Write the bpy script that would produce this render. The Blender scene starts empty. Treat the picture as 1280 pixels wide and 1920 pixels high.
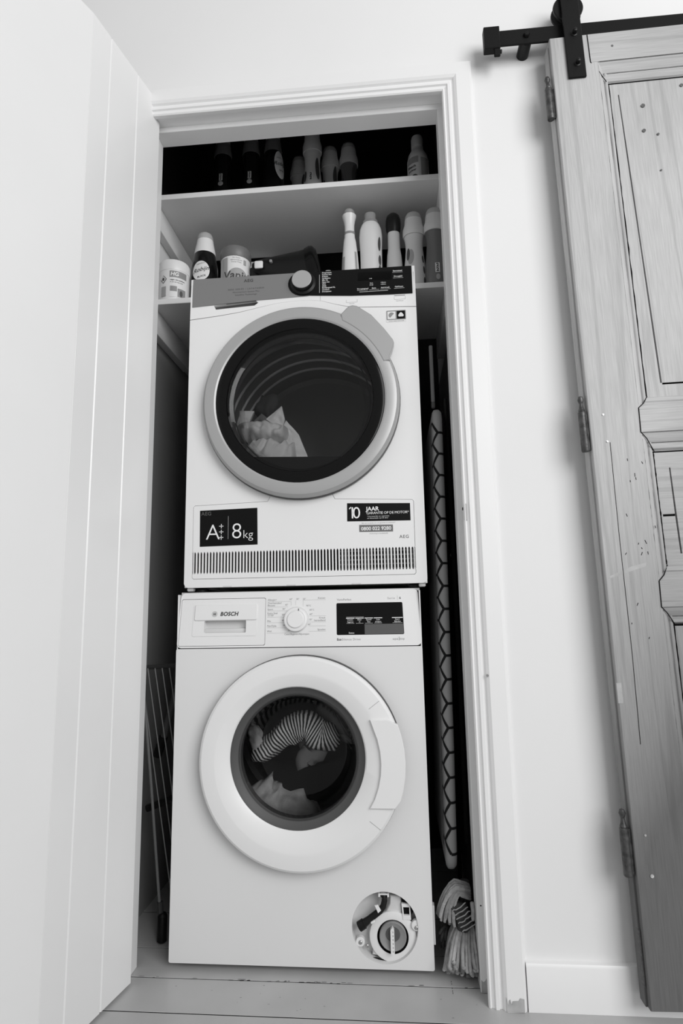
import bpy, bmesh, math, random
from math import sin, cos, pi, radians, sqrt, atan2
from mathutils import Vector, Matrix, noise
from mathutils.geometry import tessellate_polygon
random.seed(7)
S = bpy.context.scene
COL = S.collection

# ------------------------------------------------------------------ camera
F_PX = 1106.5
YAW, PIT, ROL = radians(-4.739), radians(8.991), radians(-1.066)
CAM = Vector((0.5316, -1.4401, 0.8070))
fw = Vector((sin(YAW)*cos(PIT), cos(YAW)*cos(PIT), sin(PIT)))
rt = Vector((cos(YAW), -sin(YAW), 0.0)); up = rt.cross(fw)
r2 = cos(ROL)*rt + sin(ROL)*up; u2 = -sin(ROL)*rt + cos(ROL)*up
cd = bpy.data.cameras.new('camera'); cam = bpy.data.objects.new('camera', cd); COL.objects.link(cam)
m = Matrix.Identity(4)
for i in range(3):
    m[i][0], m[i][1], m[i][2], m[i][3] = r2[i], u2[i], -fw[i], CAM[i]
cam.matrix_world = m
cd.sensor_fit = 'VERTICAL'; cd.sensor_height = 36.0; cd.lens = F_PX/1920*36; cd.clip_start = 0.02
S.camera = cam

# ------------------------------------------------------------------ world, lamps, exposure
w = bpy.data.worlds.new('world'); S.world = w; w.use_nodes = True
bg = w.node_tree.nodes['Background']; bg.inputs[0].default_value = (1, 1, 1, 1); bg.inputs[1].default_value = 0.41
def area(name, loc, target, size, power, size_y=None):
    l = bpy.data.lights.new(name, 'AREA'); l.energy = power; l.size = size
    if size_y: l.shape = 'RECTANGLE'; l.size_y = size_y
    o = bpy.data.objects.new(name, l); COL.objects.link(o); o.location = loc
    o.rotation_euler = (Vector(target)-Vector(loc)).to_track_quat('-Z', 'Y').to_euler()
    return o
area('window_light', (2.70, -3.20, 2.35), (0.35, 0, 1.2), 2.5, 117, 2.3)
S.view_settings.view_transform = 'Standard'; S.view_settings.look = 'None'
S.view_settings.gamma = 1; S.view_settings.use_curve_mapping = False
S.view_settings.exposure = 0.0

# ------------------------------------------------------------------ materials
def M(name, g, rough=0.5, metal=0.0, spec=0.5, bump=0.0, bscale=60, var=0.0, vscale=4.0, coat=0.0):
    mt = bpy.data.materials.new(name); mt.use_nodes = True
    nt = mt.node_tree; b = nt.nodes['Principled BSDF']
    b.inputs['Base Color'].default_value = (g, g, g, 1); b.inputs['Roughness'].default_value = rough
    b.inputs['Metallic'].default_value = metal; b.inputs['Specular IOR Level'].default_value = spec
    b.inputs['Coat Weight'].default_value = coat; b.inputs['Coat Roughness'].default_value = 0.08
    tc = nt.nodes.new('ShaderNodeTexCoord')
    n = nt.nodes.new('ShaderNodeTexNoise'); n.inputs['Scale'].default_value = vscale; n.inputs['Detail'].default_value = 5
    nt.links.new(tc.outputs['Object'], n.inputs['Vector'])
    mr = nt.nodes.new('ShaderNodeMapRange'); mr.inputs['From Min'].default_value = .3; mr.inputs['From Max'].default_value = .7
    v = max(var, 0.01)
    mr.inputs['To Min'].default_value = g*(1-v); mr.inputs['To Max'].default_value = g*(1+v)
    nt.links.new(n.outputs['Fac'], mr.inputs['Value']); nt.links.new(mr.outputs['Result'], b.inputs['Base Color'])
    if bump:
        n2 = nt.nodes.new('ShaderNodeTexNoise'); n2.inputs['Scale'].default_value = bscale; n2.inputs['Detail'].default_value = 4
        nt.links.new(tc.outputs['Object'], n2.inputs['Vector'])
        bp = nt.nodes.new('ShaderNodeBump'); bp.inputs['Strength'].default_value = bump; bp.inputs['Distance'].default_value = .002
        nt.links.new(n2.outputs['Fac'], bp.inputs['Height']); nt.links.new(bp.outputs['Normal'], b.inputs['Normal'])
    return mt
def wood(name, g, sx, sz, blotch=(0, 0, 0)):
    """pine: fine streaks and a few darker growth lines along the grain, and broad lighter and darker blotches"""
    mt = M(name, g, .62, 0, .25); nt = mt.node_tree; b = nt.nodes['Principled BSDF']; N = nt.nodes.new; L_ = nt.links.new
    tc = N('ShaderNodeTexCoord')
    def noi(scale3, det, loc=(0, 0, 0), dist=0):
        mp = N('ShaderNodeMapping'); mp.inputs['Scale'].default_value = scale3; mp.inputs['Location'].default_value = loc
        L_(tc.outputs['Object'], mp.inputs['Vector'])
        n = N('ShaderNodeTexNoise'); n.inputs['Scale'].default_value = 1; n.inputs['Detail'].default_value = det; n.inputs['Distortion'].default_value = dist
        L_(mp.outputs['Vector'], n.inputs['Vector']); return n.outputs['Fac']
    def rng(x, a, b_, c, d):
        m_ = N('ShaderNodeMapRange'); m_.inputs['From Min'].default_value = a; m_.inputs['From Max'].default_value = b_; m_.inputs['To Min'].default_value = c; m_.inputs['To Max'].default_value = d
        L_(x, m_.inputs['Value']); return m_.outputs['Result']
    def mul(x, y_):
        m_ = N('ShaderNodeMath'); m_.operation = 'MULTIPLY'; L_(x, m_.inputs[0])
        if isinstance(y_, (int, float)): m_.inputs[1].default_value = y_
        else: L_(y_, m_.inputs[1])
        return m_.outputs[0]
    fine = noi((sx*9, 120, sz*9), 4)
    grow = mul(noi((sx*.26, 3, sz*.26), 2, dist=.3), 40.0)
    sn = N('ShaderNodeMath'); sn.operation = 'SINE'; L_(grow, sn.inputs[0])
    lines = rng(sn.outputs[0], .70, 1.0, 1.0, .86)
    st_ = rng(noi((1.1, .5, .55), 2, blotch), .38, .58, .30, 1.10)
    c = mul(mul(mul(rng(fine, .3, .7, .90, 1.10), lines), st_), g)
    L_(c, b.inputs['Base Color'])
    bp = N('ShaderNodeBump'); bp.inputs['Strength'].default_value = .22; bp.inputs['Distance'].default_value = .001
    L_(fine, bp.inputs['Height']); L_(bp.outputs['Normal'], b.inputs['Normal'])
    return mt
def pane(name, tint, rough=0.02, refl=1.0):
    mt = bpy.data.materials.new(name); mt.use_nodes = True; nt = mt.node_tree
    nt.nodes.remove(nt.nodes['Principled BSDF']); out = nt.nodes['Material Output']
    tr = nt.nodes.new('ShaderNodeBsdfTransparent'); tr.inputs[0].default_value = (tint, tint, tint, 1)
    gl = nt.nodes.new('ShaderNodeBsdfGlossy'); gl.inputs['Roughness'].default_value = rough; gl.inputs['Color'].default_value = (refl, refl, refl, 1)
    fr = nt.nodes.new('ShaderNodeFresnel'); fr.inputs[0].default_value = 1.45
    mx = nt.nodes.new('ShaderNodeMixShader')
    nt.links.new(fr.outputs[0], mx.inputs[0]); nt.links.new(tr.outputs[0], mx.inputs[1]); nt.links.new(gl.outputs[0], mx.inputs[2])
    nt.links.new(mx.outputs[0], out.inputs['Surface'])
    return mt
def stripes(name, lo, hi, scale):
    mt = M(name, hi, .8); nt = mt.node_tree; b = nt.nodes['Principled BSDF']
    tc = nt.nodes.new('ShaderNodeTexCoord')
    wv = nt.nodes.new('ShaderNodeTexWave'); wv.inputs['Scale'].default_value = scale; wv.inputs['Distortion'].default_value = 2.5
    wv.inputs['Detail'].default_value = 1; wv.inputs['Detail Scale'].default_value = .25
    nt.links.new(tc.outputs['UV'], wv.inputs['Vector'])
    cr = nt.nodes.new('ShaderNodeValToRGB'); cr.color_ramp.elements[0].color = (lo, lo, lo, 1); cr.color_ramp.elements[1].color = (hi, hi, hi, 1)
    cr.color_ramp.elements[0].position = .4; cr.color_ramp.elements[1].position = .6
    nt.links.new(wv.outputs['Fac'], cr.inputs[0]); nt.links.new(cr.outputs[0], b.inputs['Base Color'])
    return mt
WALL = M('wall_paint', .80, .75, 0, .2, .05, 120, .01)
TRIMP = M('gloss_trim_paint', .82, .35, 0, .5, .02, 40, .01)
DOORP = M('door_paint', .80, .30, 0, .5, .03, 30, .01)
FLOORP = M('grey_floor_paint', .45, .33, 0, .5, .12, 25, .07, 6)
GAP = M('dark_joint', .008, .9, 0, .05)
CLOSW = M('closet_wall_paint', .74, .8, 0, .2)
CLOSD = M('closet_wall_shaded', .30, .85, 0, .2)  # greyer copy of the closet paint, shade put into the colour
DARKW = M('dark_rear_wall', .03, .9, 0, .1)  # on upper closet walls and ceiling the near-black is painted shade
SHELFM = M('shelf_white', .78, .5, 0, .4)
ENAW = M('washer_enamel', .75, .28, 0, .5, 0, 1, .006)
ENAM = M('white_enamel', .80, .28, 0, .5, 0, 1, .006)
PLAST = M('white_plastic', .80, .36, 0, .5, 0, 1, .006)
PLAST2 = M('pale_grey_plastic', .66, .4, 0, .5)
SILV = M('silver_plastic', .40, .36, .2, .5, 0, 1, .02)
BLK = M('black_gloss', .006, .10, 0, .16)
BLKM = M('black_matt_steel', .009, .5, 0, .12, .15, 200, .1)
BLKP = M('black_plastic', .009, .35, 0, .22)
FASC = M('fascia_grey_silver', .22, .35, .2, .4, 0, 1, .02)
DGREY = M('dark_grey_plastic', .09, .45, 0, .4)
MGREY = M('mid_grey_plastic', .26, .45, 0, .4)
RUBB = M('grey_rubber', .075, .5, 0, .4)
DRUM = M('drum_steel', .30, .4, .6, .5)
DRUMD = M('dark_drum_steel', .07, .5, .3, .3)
RIB = M('drum_rib_steel', .85, .4, .1, .5)
INK = M('dark_grey_print', .06, .6); INKG = M('grey_print', .30, .6); INKW = M('white_print', .80, .5); INKL = M('light_grey_print', .45, .6)
INKDIM = M('dim_print', .07, .5)
SCREW = M('screw_steel', .40, .35, .8)
CHROME = M('nail_steel', .7, .2, 1)
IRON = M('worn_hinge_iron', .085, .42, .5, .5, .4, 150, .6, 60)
BL = (15.30, 8.20, 22.10)  # offset puts the darker blotches towards the bottom of the door
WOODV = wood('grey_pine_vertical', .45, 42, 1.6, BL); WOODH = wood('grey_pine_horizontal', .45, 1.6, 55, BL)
KNOT = M('pine_knot_and_shade', .13, .7, 0, .2, 0, 1, .3, 200)
GLASSW = pane('washer_glass', .90, .02, .55); GLASSD = pane('dryer_glass', .80, .02, .6); BOWL = pane('bowl_glass', .85)
FAB = M('ironing_cover_grey', .33, .85, 0, .2, .1, 300)
FABP = M('hexagon_print_black', .012, .8, 0, .2)
YARN = M('grey_mop_yarn', .34, .95, 0, .1, .8, 260, .18, 90)
YARND = M('dark_woven_yarn', .06, .95, 0, .1, .6, 200, .3, 90)
CLOTHM = M('off_white_laundry', .40, .9, 0, .1, .2, 120, .25, 30); CLOTHW = M('white_laundry', .70, .9, 0, .1, .1, 200); CLOTHG = M('grey_laundry', .17, .9, 0, .1, .1, 200); CLOTHD = M('dark_laundry', .03, .9)
STRIPE = stripes('striped_jersey', .02, .70, 1.9)
RACKM = M('rack_wire', .24, .4, .2); RACKD = M('rack_dark_tube', .05, .4)
BOTW = M('white_bottle', .76, .33); BOTD = M('dark_bottle', .007, .18, 0, .35); BOTG = M('grey_bottle', .13, .3); BOTL = M('pale_bottle', .62, .35)
CAPC = M('translucent_grey_cap', .42, .3); CAPG = M('grey_cap', .30, .4); LBL = M('white_label', .74, .5); LBLG = M('grey_label', .34, .5); LBLD = M('dark_label', .07, .5)
BARE = M('bare_scuffed_wood', .42, .7, 0, .3, .2, 80, .15, 40)

# ------------------------------------------------------------------ geometry helpers
class MB:
    def __init__(s): s.v = []; s.f = []; s.uv = None
    def add(s, vs, fs):
        o = len(s.v); s.v += [tuple(a) for a in vs]; s.f += [tuple(i+o for i in f) for f in fs]; return s
    def box(s, x0, x1, y0, y1, z0, z1, bev=0, seg=2):
        bm = bmesh.new(); bmesh.ops.create_cube(bm, size=1)
        for v in bm.verts: v.co = ((x0+x1)/2+v.co.x*(x1-x0), (y0+y1)/2+v.co.y*(y1-y0), (z0+z1)/2+v.co.z*(z1-z0))
        if bev: bmesh.ops.bevel(bm, geom=list(bm.edges), offset=bev, segments=seg, affect='EDGES', profile=.5)
        bm.verts.index_update()
        s.add([v.co[:] for v in bm.verts], [[v.index for v in f.verts] for f in bm.faces]); bm.free(); return s
    def rings(s, R, closed=True, cap=True):
        n = len(R[0]); vs = [p for r in R for p in r]; fs = []
        for i in range(len(R)-1):
            for j in range(n if closed else n-1):
                a = i*n+j; b = i*n+(j+1) % n; fs.append((a, b, b+n, a+n))
        if cap: fs.append(tuple(range(n))); fs.append(tuple(range((len(R)-1)*n, len(R)*n)))
        return s.add(vs, fs)
    def latheY(s, cx, cz, prof, n=64, cap=False):
        return s.rings([[(cx+(p[2] if len(p) > 2 else 0)+p[0]*cos(2*pi*k/n), p[1], cz+(p[3] if len(p) > 3 else 0)+p[0]*sin(2*pi*k/n)) for k in range(n)] for p in prof], True, cap)
    def latheZ(s, cx, cy, prof, n=28, cap=True):
        return s.rings([[(cx+p[0]*cos(2*pi*k/n), cy+(p[2] if len(p) > 2 else p[0])*sin(2*pi*k/n), p[1]) for k in range(n)] for p in prof], True, cap)
    def tube(s, pts, r, n=8, cap=True):
        P = [Vector(p) for p in pts]; R = []; t0 = None; nv = None
        for i, p in enumerate(P):
            t = (P[min(i+1, len(P)-1)]-P[max(i-1, 0)]).normalized()
            if nv is None:
                nv = t.orthogonal().normalized()
            else:
                nv = (nv-t*nv.dot(t)).normalized()
            b = t.cross(nv); rr = r[i] if isinstance(r, (list, tuple)) else r
            R.append([p+rr*(cos(2*pi*k/n)*nv+sin(2*pi*k/n)*b) for k in range(n)])
        return s.rings(R, True, cap)
    def plate(s, outer, holes, y0, y1):
        polys = [outer]+list(holes); flat = [p for q in polys for p in q]; n = len(flat)
        tr = tessellate_polygon([[Vector((a, b, 0)) for a, b in q] for q in polys])
        vs = [(a, y0, b) for a, b in flat]+[(a, y1, b) for a, b in flat]
        fs = [tuple(t) for t in tr]+[tuple(i+n for i in t) for t in tr]; o = 0
        for q in polys:
            k = len(q)
            for i in range(k):
                a, b = o+i, o+(i+1) % k; fs.append((a, b, b+n, a+n))
            o += k
        return s.add(vs, fs)
    def prism(s, poly, y0, y1, ch=0):
        # polygon in XZ, optional front chamfer
        if not ch: return s.plate(poly, [], y0, y1)
        c = Vector((sum(p[0] for p in poly)/len(poly), sum(p[1] for p in poly)/len(poly)))
        ins = inset(poly, ch)
        n = len(poly); R = [[(a, y1, b) for a, b in poly], [(a, y0+ch, b) for a, b in poly], [(a, y0, b) for a, b in ins]]
        s.rings(R, True, False)
        tr = tessellate_polygon([[Vector((a, b, 0)) for a, b in ins]]); s.add([(a, y0, b) for a, b in ins], tr)
        s.add([(a, y1, b) for a, b in poly], tessellate_polygon([[Vector((a, b, 0)) for a, b in poly]])); return s
    def apply(s, fn): s.v = [tuple(fn(Vector(p))) for p in s.v]; return s
def inset(poly, d):
    n = len(poly); area2 = sum(poly[i][0]*poly[(i+1) % n][1]-poly[(i+1) % n][0]*poly[i][1] for i in range(n)); sg = 1 if area2 > 0 else -1
    out = []
    for i in range(n):
        p, a, b = Vector(poly[i]), Vector(poly[i-1]), Vector(poly[(i+1) % n])
        e1 = (p-a).normalized(); e2 = (b-p).normalized()
        n1 = Vector((-e1.y, e1.x))*sg; n2 = Vector((-e2.y, e2.x))*sg; m_ = (n1+n2)
        if m_.length < 1e-6: m_ = n1
        m_.normalize(); k = max(.35, m_.dot(n1)); q = p+m_*(d/k); out.append((q.x, q.y))
    return out
def circ(cx, cz, r, n=64, a0=0, a1=2*pi):
    if a1-a0 > 6.28: return [(cx+r*cos(a0+2*pi*k/n), cz+r*sin(a0+2*pi*k/n)) for k in range(n)]
    return [(cx+r*cos(a0+(a1-a0)*k/n), cz+r*sin(a0+(a1-a0)*k/n)) for k in range(n+1)]
def rrect(x0, x1, z0, z1, r=.01, n=5):
    o = []
    for cx, cz, a in ((x1-r, z1-r, 0), (x0+r, z1-r, pi/2), (x0+r, z0+r, pi), (x1-r, z0+r, 1.5*pi)):
        o += [(cx+r*cos(a+pi/2*k/n), cz+r*sin(a+pi/2*k/n)) for k in range(n+1)]
    return o
def link(name, me, mat, parent=None, loc=None):
    o = bpy.data.objects.new(name, me); COL.objects.link(o)
    if mat and not me.materials: me.materials.append(mat)
    if parent: o.parent = parent
    if loc is not None: o.location = loc
    return o
def wloc(o):
    p = Vector((0, 0, 0))
    while o: p += o.location; o = o.parent
    return p
def obj(name, mb, mat, parent=None, label=None, flat=False, ang=32, local=False, base=None):
    off = Vector((0, 0, 0)) if local else (wloc(parent) if parent else (Vector(base) if base else Vector((0, 0, 0))))
    bm = bmesh.new(); vs = [bm.verts.new(Vector(p)-off) for p in mb.v]
    uvl = None
    for f in mb.f:
        if len(set(f)) < 3: continue
        try: bm.faces.new([vs[i] for i in f])
        except ValueError: pass
    if mb.uv:
        uvl = bm.loops.layers.uv.new('UVMap')
        for i, v in enumerate(vs):
            for l in v.link_loops: l[uvl].uv = mb.uv[i]
    bmesh.ops.remove_doubles(bm, verts=list(bm.verts), dist=2e-6)
    if not flat:
        bmesh.ops.recalc_face_normals(bm, faces=list(bm.faces))
        for f in bm.faces: f.smooth = True
        lim = radians(ang)
        for e in bm.edges:
            if len(e.link_faces) == 2: e.smooth = e.calc_face_angle(0) < lim
    me = bpy.data.meshes.new(name); bm.to_mesh(me); bm.free()
    o = link(name, me, mat, parent)
    if base and not parent: o.location = base
    if label: o['label'] = label
    return o
BIG = set()
def small_print():
    for o in bpy.data.objects:
        if o.type == 'MESH' and o.name.split('.')[0] in ('lettering', 'guide_line', 'label_picture', 'hexagon_print', 'opening_slot') and (o.dimensions.z > .021 or o.name.startswith('hex')) and o.name not in BIG: o['kind'] = 'stuff'
def thing(name, label, cat, loc=(0, 0, 0), group=None):
    o = bpy.data.objects.new(name, None); COL.objects.link(o); o.location = loc; o.empty_display_size = .05
    o['label'] = label; o['category'] = cat
    if group: o['group'] = group
    return o
def tag(o, label, cat, group=None):
    o['label'] = label; o['category'] = cat
    if group: o['group'] = group
    return o
def struct(name, label=None):
    o = bpy.data.objects.new(name, None); COL.objects.link(o); o['kind'] = 'structure'; o.empty_display_size = .05
    if label: o['label'] = label
    return o
def st(o): o['kind'] = 'structure'; return o
def text(mb, s, x, z, size, y=0, align='LEFT', bold=0, shear=0, spacing=1, fn=None):
    c = bpy.data.curves.new('t', 'FONT'); c.body = s; c.size = size; c.align_x = align; c.offset = bold*size; c.shear = shear
    c.space_character = spacing; c.resolution_u = 2 if size < .012 else 4
    o = bpy.data.objects.new('t', c); me = o.to_mesh()
    vs = [(v.co.x+x, y, v.co.y+z) for v in me.vertices]; fs = [tuple(p.vertices) for p in me.polygons]
    if fn: vs = [fn(*v) for v in vs]
    mb.add(vs, fs); o.to_mesh_clear(); bpy.data.objects.remove(o); bpy.data.curves.remove(c); return mb
def hline(mb, x0, x1, z, y, t=.0008): return mb.add([(x0, y, z-t/2), (x1, y, z-t/2), (x1, y, z+t/2), (x0, y, z+t/2)], [(0, 1, 2, 3)])
def vline(mb, x, z0, z1, y, t=.0008): return mb.add([(x-t/2, y, z0), (x+t/2, y, z0), (x+t/2, y, z1), (x-t/2, y, z1)], [(0, 1, 2, 3)])
def rect(mb, x0, x1, z0, z1, y): return mb.add([(x0, y, z0), (x1, y, z0), (x1, y, z1), (x0, y, z1)], [(0, 1, 2, 3)])

# ------------------------------------------------------------------ setting: floor
YW = -0.085                       # face of the wall that holds the closet opening
fl = struct('floor')
obj('subfloor', MB().box(-1.6, 3.0, -4.0, .72, -.06, -.0011), GAP, fl)
edges = [.72, .53, .39, .25, .085, -.028, -.139]
y = -.139
while y > -3.9: y -= .118; edges.append(y)
for a, b in zip(edges[:-1], edges[1:]):
    dz = random.uniform(-.0006, .0004)
    obj('floor_board', MB().box(-1.6, 3.0, b+.0014, a-.0014, -.022, dz, .0005, 1), FLOORP, fl)
cr = random.Random(5); ch = MB()
for i in range(34):
    x_ = cr.choice((cr.uniform(-.06, .69), cr.uniform(.15, .40))); y_ = -.028+cr.uniform(-.0022, .0030); L_ = cr.uniform(.003, .016); h_ = cr.uniform(.0004, .0011)
    ch.add([(x_, y_-h_, .0006), (x_+L_, y_-h_*.4, .0006), (x_+L_*.8, y_+h_, .0006), (x_+L_*.2, y_+h_*.8, .0006)], [(0, 1, 2, 3)])
for i in range(16):
    x_, y_ = cr.uniform(-.03, .70), cr.uniform(-.135, -.04); L_ = cr.uniform(.002, .006)
    ch.add([(x_, y_, .0006), (x_+L_, y_+.0004, .0006), (x_+L_*.7, y_+.0012, .0006)], [(0, 1, 2)])
for y_ in (-.012, -.020, -.034, -.043, -.050): ch.add([(.6312, y_, .0006), (.6322, y_, .0006), (.6320, y_+.005, .0006), (.6314, y_+.005, .0006)], [(0, 1, 2, 3)])
cho = obj('paint_chip', ch, GAP, fl, flat=True); cho['kind'] = 'stuff'
# walls
wall = MB().plate([(-1.6, 0), (3.0, 0), (3.0, 3.0), (-1.6, 3.0)][::1], [[(-.118, .0), (.735, .0), (.735, 2.145), (-.118, 2.145)]], YW, -.002) if False else None
wm = MB()
wm.box(-1.6, -.118, YW, -.002, 0, 3.0); wm.box(.735, 3.0, YW, -.002, 0, 3.0); wm.box(-.118, .735, YW, -.002, 2.145, 3.0)
st(obj('wall_front', wm, WALL))
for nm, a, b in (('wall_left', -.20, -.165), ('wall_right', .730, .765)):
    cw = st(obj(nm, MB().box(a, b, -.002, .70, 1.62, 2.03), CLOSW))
    obj('upper_wall', MB().box(a, b, -.002, .70, 2.03, 2.62), DARKW, cw, 'upper part of the closet wall with painted-in shade')
    obj('lower_wall', MB().box(a, b, -.002, .70, 0, 1.62), CLOSD, cw, 'lower part of the closet wall, greyed to paint in shade')
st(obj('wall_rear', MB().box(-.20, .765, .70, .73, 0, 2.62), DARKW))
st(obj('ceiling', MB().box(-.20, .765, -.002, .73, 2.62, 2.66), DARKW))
# casing round the opening
t1 = struct('trim_1')
prof = [(.070, YW), (.070, -.094), (.064, -.100), (.030, -.101), (.024, -.097), (.021, -.0915), (.0165, -.0915), (.0145, -.0955), (.008, -.0955), (.006, -.091), (.0005, -.0885), (-.003, -.092), (-.006, -.089), (-.006, -.079), (.000, -.074), (.000, YW+.09), (.03, YW+.09)]
XR, XL, ZT = .705, -.092, 2.117
def casing_r(p): return [(XR+d, yy, z) for d, yy in p]
z0 = 0
obj('casing', MB().rings([[(XR+d, yy, 0) for d, yy in prof], [(XR+d, yy, ZT+d) for d, yy in prof]]), TRIMP, t1, ang=20)
obj('casing', MB().rings([[(XL-d, yy, 0) for d, yy in prof], [(XL-d, yy, ZT+d) for d, yy in prof]]), TRIMP, t1, ang=20)
obj('casing', MB().rings([[(XL-d, yy, ZT+d) for d, yy in prof], [(XR+d, yy, ZT+d) for d, yy in prof]]), TRIMP, t1, ang=20)
obj('door_stop', MB().box(.690, .706, -.044, .006, 0, 2.102, .0015, 1), TRIMP, t1)
obj('door_stop', MB().box(-.093, -.076, -.044, .006, 0, 2.102, .0015, 1), TRIMP, t1)
obj('door_stop', MB().box(-.093, .706, -.044, .010, 2.102, 2.118, .0015, 1), TRIMP, t1)
pl = MB().box(.6995, .7062, -.0905, -.072, .992, 1.032, .001, 1)
sp = obj('strike_plate', pl, SCREW, t1, 'bare steel strike plate let into the door casing')
sp2 = MB().box(.6975, .7000, -.087, -.079, 1.018, 1.024)
obj('slot', sp2, GAP, sp)
# scuffed paint at the casing foot
obj('scuff_mark', MB().plate([(.733, .001), (.768, .001), (.768, .0245), (.760, .0260), (.7575, .0215), (.7450, .0205), (.7430, .0140), (.7405, .0235), (.7375, .0215), (.7365, .0120), (.7330, .0280)], [], -.1016, -.1008), BARE, t1)
obj('scuff_mark', MB().plate([(.6915, .001), (.7045, .001), (.7045, .031), (.7000, .0235), (.6960, .0210), (.6915, .0250)], [], -.0448, -.0438), BARE, t1)
obj('dent', MB().latheY(.7305, .6510, [(.0030, -.1011), (.0026, -.1016), (.0017, -.1012), (.0001, -.1011)], 12), MGREY, t1)
obj('nail_hole', MB().latheY(.6985, .1680, [(.0016, -.0440), (.0014, -.0446), (.0001, -.0446)], 10), GAP, t1)
# baseboard
bb = MB().rings([[(.776, yy, zz) for yy, zz in ((YW, 0), (-.099, 0), (-.099, .081), (-.0955, .087), (YW, .0885))], [(3.0, yy, zz) for yy, zz in ((YW, 0), (-.099, 0), (-.099, .081), (-.0955, .087), (YW, .0885))]])
st(obj('baseboard_right', bb, TRIMP))
st(obj('baseboard_left', MB().box(-1.6, -.165, -.099, YW, 0, .088, .002, 1), TRIMP))

# ------------------------------------------------------------------ open closet door on the left, tongue-and-groove boards, outer leaf angled to catch more light
d1 = struct('door_1')
hx, hy = -.0605, -.0585
def dpt(s, n, z, a, o=(hx, hy)):
    dx, dy = sin(-a), -cos(a)           # along the leaf
    nx, ny = cos(a), -sin(a)            # face normal, towards the opening
    return (o[0]+s*dx+n*nx, o[1]+s*dy+n*ny, z)
A1 = radians(11.6)
def board(s0, s1, a, o, zb=.006, zt=2.172, ch=.0022, ch2=.0022):
    sec = [(s0, -.040), (s0, -ch), (s0+ch, 0), (s1-ch2, 0), (s1, -ch2), (s1, -.040)]
    return MB().rings([[dpt(s, n, zb, a, o) for s, n in sec], [dpt(s, n, zt, a, o) for s, n in sec]])
O1 = (hx, hy)
for s0, s1, c2 in ((0, .1000, .0022), (.1005, .2045, .0022), (.2050, .2680, .0003)):
    obj('door_board', board(s0, s1, A1, O1, ch2=c2), DOORP, d1)
p2 = dpt(.2683, 0, 0, A1)
A2 = radians(23.0)  # fold added so the outer boards face the lamp and look brighter
obj('door_board', board(0, .42, A2, (p2[0], p2[1]), ch=.0003), DOORP, d1)

# ------------------------------------------------------------------ closet shelves
def shelf(zt, label, backbit=False):
    t = thing('closet_shelf', label, 'shelf', (.28, .28, zt-.016), 'closet shelves')
    obj('shelf_board', MB().box(-.164, .729, .118, .447, zt-.0165, zt, .0008, 1), SHELFM, t)
    obj('batten', MB().box(-.1645, -.140, .135, .447, zt-.0165-.072, zt-.017, .001, 1), SHELFM, t)
    obj('batten', MB().box(.7045, .7295, .135, .447, zt-.0165-.072, zt-.017, .001, 1), SHELFM, t)
    return t
shelf(1.7015, 'white closet shelf just above the tumble dryer, holding the cleaning bottles and pots')
ts = shelf(2.0395, 'white topmost closet shelf under the door head, holding dim dark bottles')
obj('batten', MB().box(-.02, .150, .449, .470, 1.985, 2.012, .001, 1), SHELFM, ts)

# ------------------------------------------------------------------ washing machine
wmx = thing('washing_machine', 'white front-loading washing machine standing on the floor under the tumble dryer', 'washing machine', (.299, .30, 0))
DC = (.3085, .455)       # door centre
FC = (.4915, .0985)      # filter opening centre
cab = MB()
cab.plate(rrect(0, .598, .0145, .7085, .004, 3), [circ(DC[0]-.006, DC[1]+.006, .150, 72), circ(FC[0], FC[1], .0735, 56)], 0, .004)
cab.box(0, .003, .004, .585, .0145, .84); cab.box(.595, .598, .004, .585, .0145, .84)
cab.box(0, .598, .582, .585, .0145, .84); cab.box(0, .598, .03, .585, .84, .846)
cab.box(.003, .595, .004, .582, .0145, .018)
obj('cabinet', cab, ENAW, wmx, ang=25)
for fx in (.05, .548):
    for fy in (.06, .53): obj('foot', MB().latheZ(fx, fy, [(.02, .001), (.02, .009), (.012, .011), (.012, .016)], 16), BLKP, wmx)
obj('plinth_gap', MB().box(.02, .578, .025, .03, .001, .0145), GAP, wmx)
# control panel, leaning slightly back
PZ0, PZ1 = .7105, .8440
def lean(p):
    k = (p.z-PZ0)/(PZ1-PZ0); sx = (p.x-.299)/.299
    return Vector((p.x-sx*.005*k*abs(sx), p.y+.013*k, p.z))
def lean3(x, y_, z): return tuple(lean(Vector((x, y_, z))))
po = rrect(.0005, .5975, PZ0, PZ1, .012, 6)
po[-14:-7] = po[-14:-7]
dr_out = rrect(.0045, .2190, .7155, .8280, .004, 3)
cp = MB().plate(po, [rrect(.0035, .2200, .7145, .8290, .004, 3), rrect(.395, .5575, .7365, .8125, .003, 3)], 0, .02)
cp.box(.004, .594, .02, .05, PZ0, .838)
obj('control_panel', cp.apply(lean), PLAST, wmx, ang=25)
obj('seam', MB().box(.004, .594, .003, .01, .7080, .7110), GAP, wmx)
# detergent drawer
dd = MB().plate(dr_out, [rrect(.0655, .1725, .7455, .7755, .003, 3)], .0004, .018)
dr = obj('detergent_drawer', dd.apply(lean), PLAST, wmx, ang=25)
obj('grip_pocket', MB().plate(rrect(.062, .176, .742, .779, .003, 3), [], .018, .020).box(.0655, .1725, .008, .02, .7457, .7560, .002, 2).apply(lean), PLAST2, dr)
obj('grip_bar', MB().prism(rrect(.0405, .2, .7760, .8145, .004, 3), -.0040, .0006, .0016).apply(lean), PLAST, dr)
obj('grip_frame', MB().plate(rrect(.037, .1985, .738, .8152, .004, 3), [rrect(.0662, .1718, .7462, .7752, .002, 3), ], -.0008, .0005).apply(lean), PLAST, dr)
tb = MB(); text(tb, 'BOSCH', .1065, .7870, .0132, -.0043, bold=.040, shear=.18, spacing=1.08, fn=lean3)
obj('lettering', tb, INK, dr, flat=True)
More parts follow.
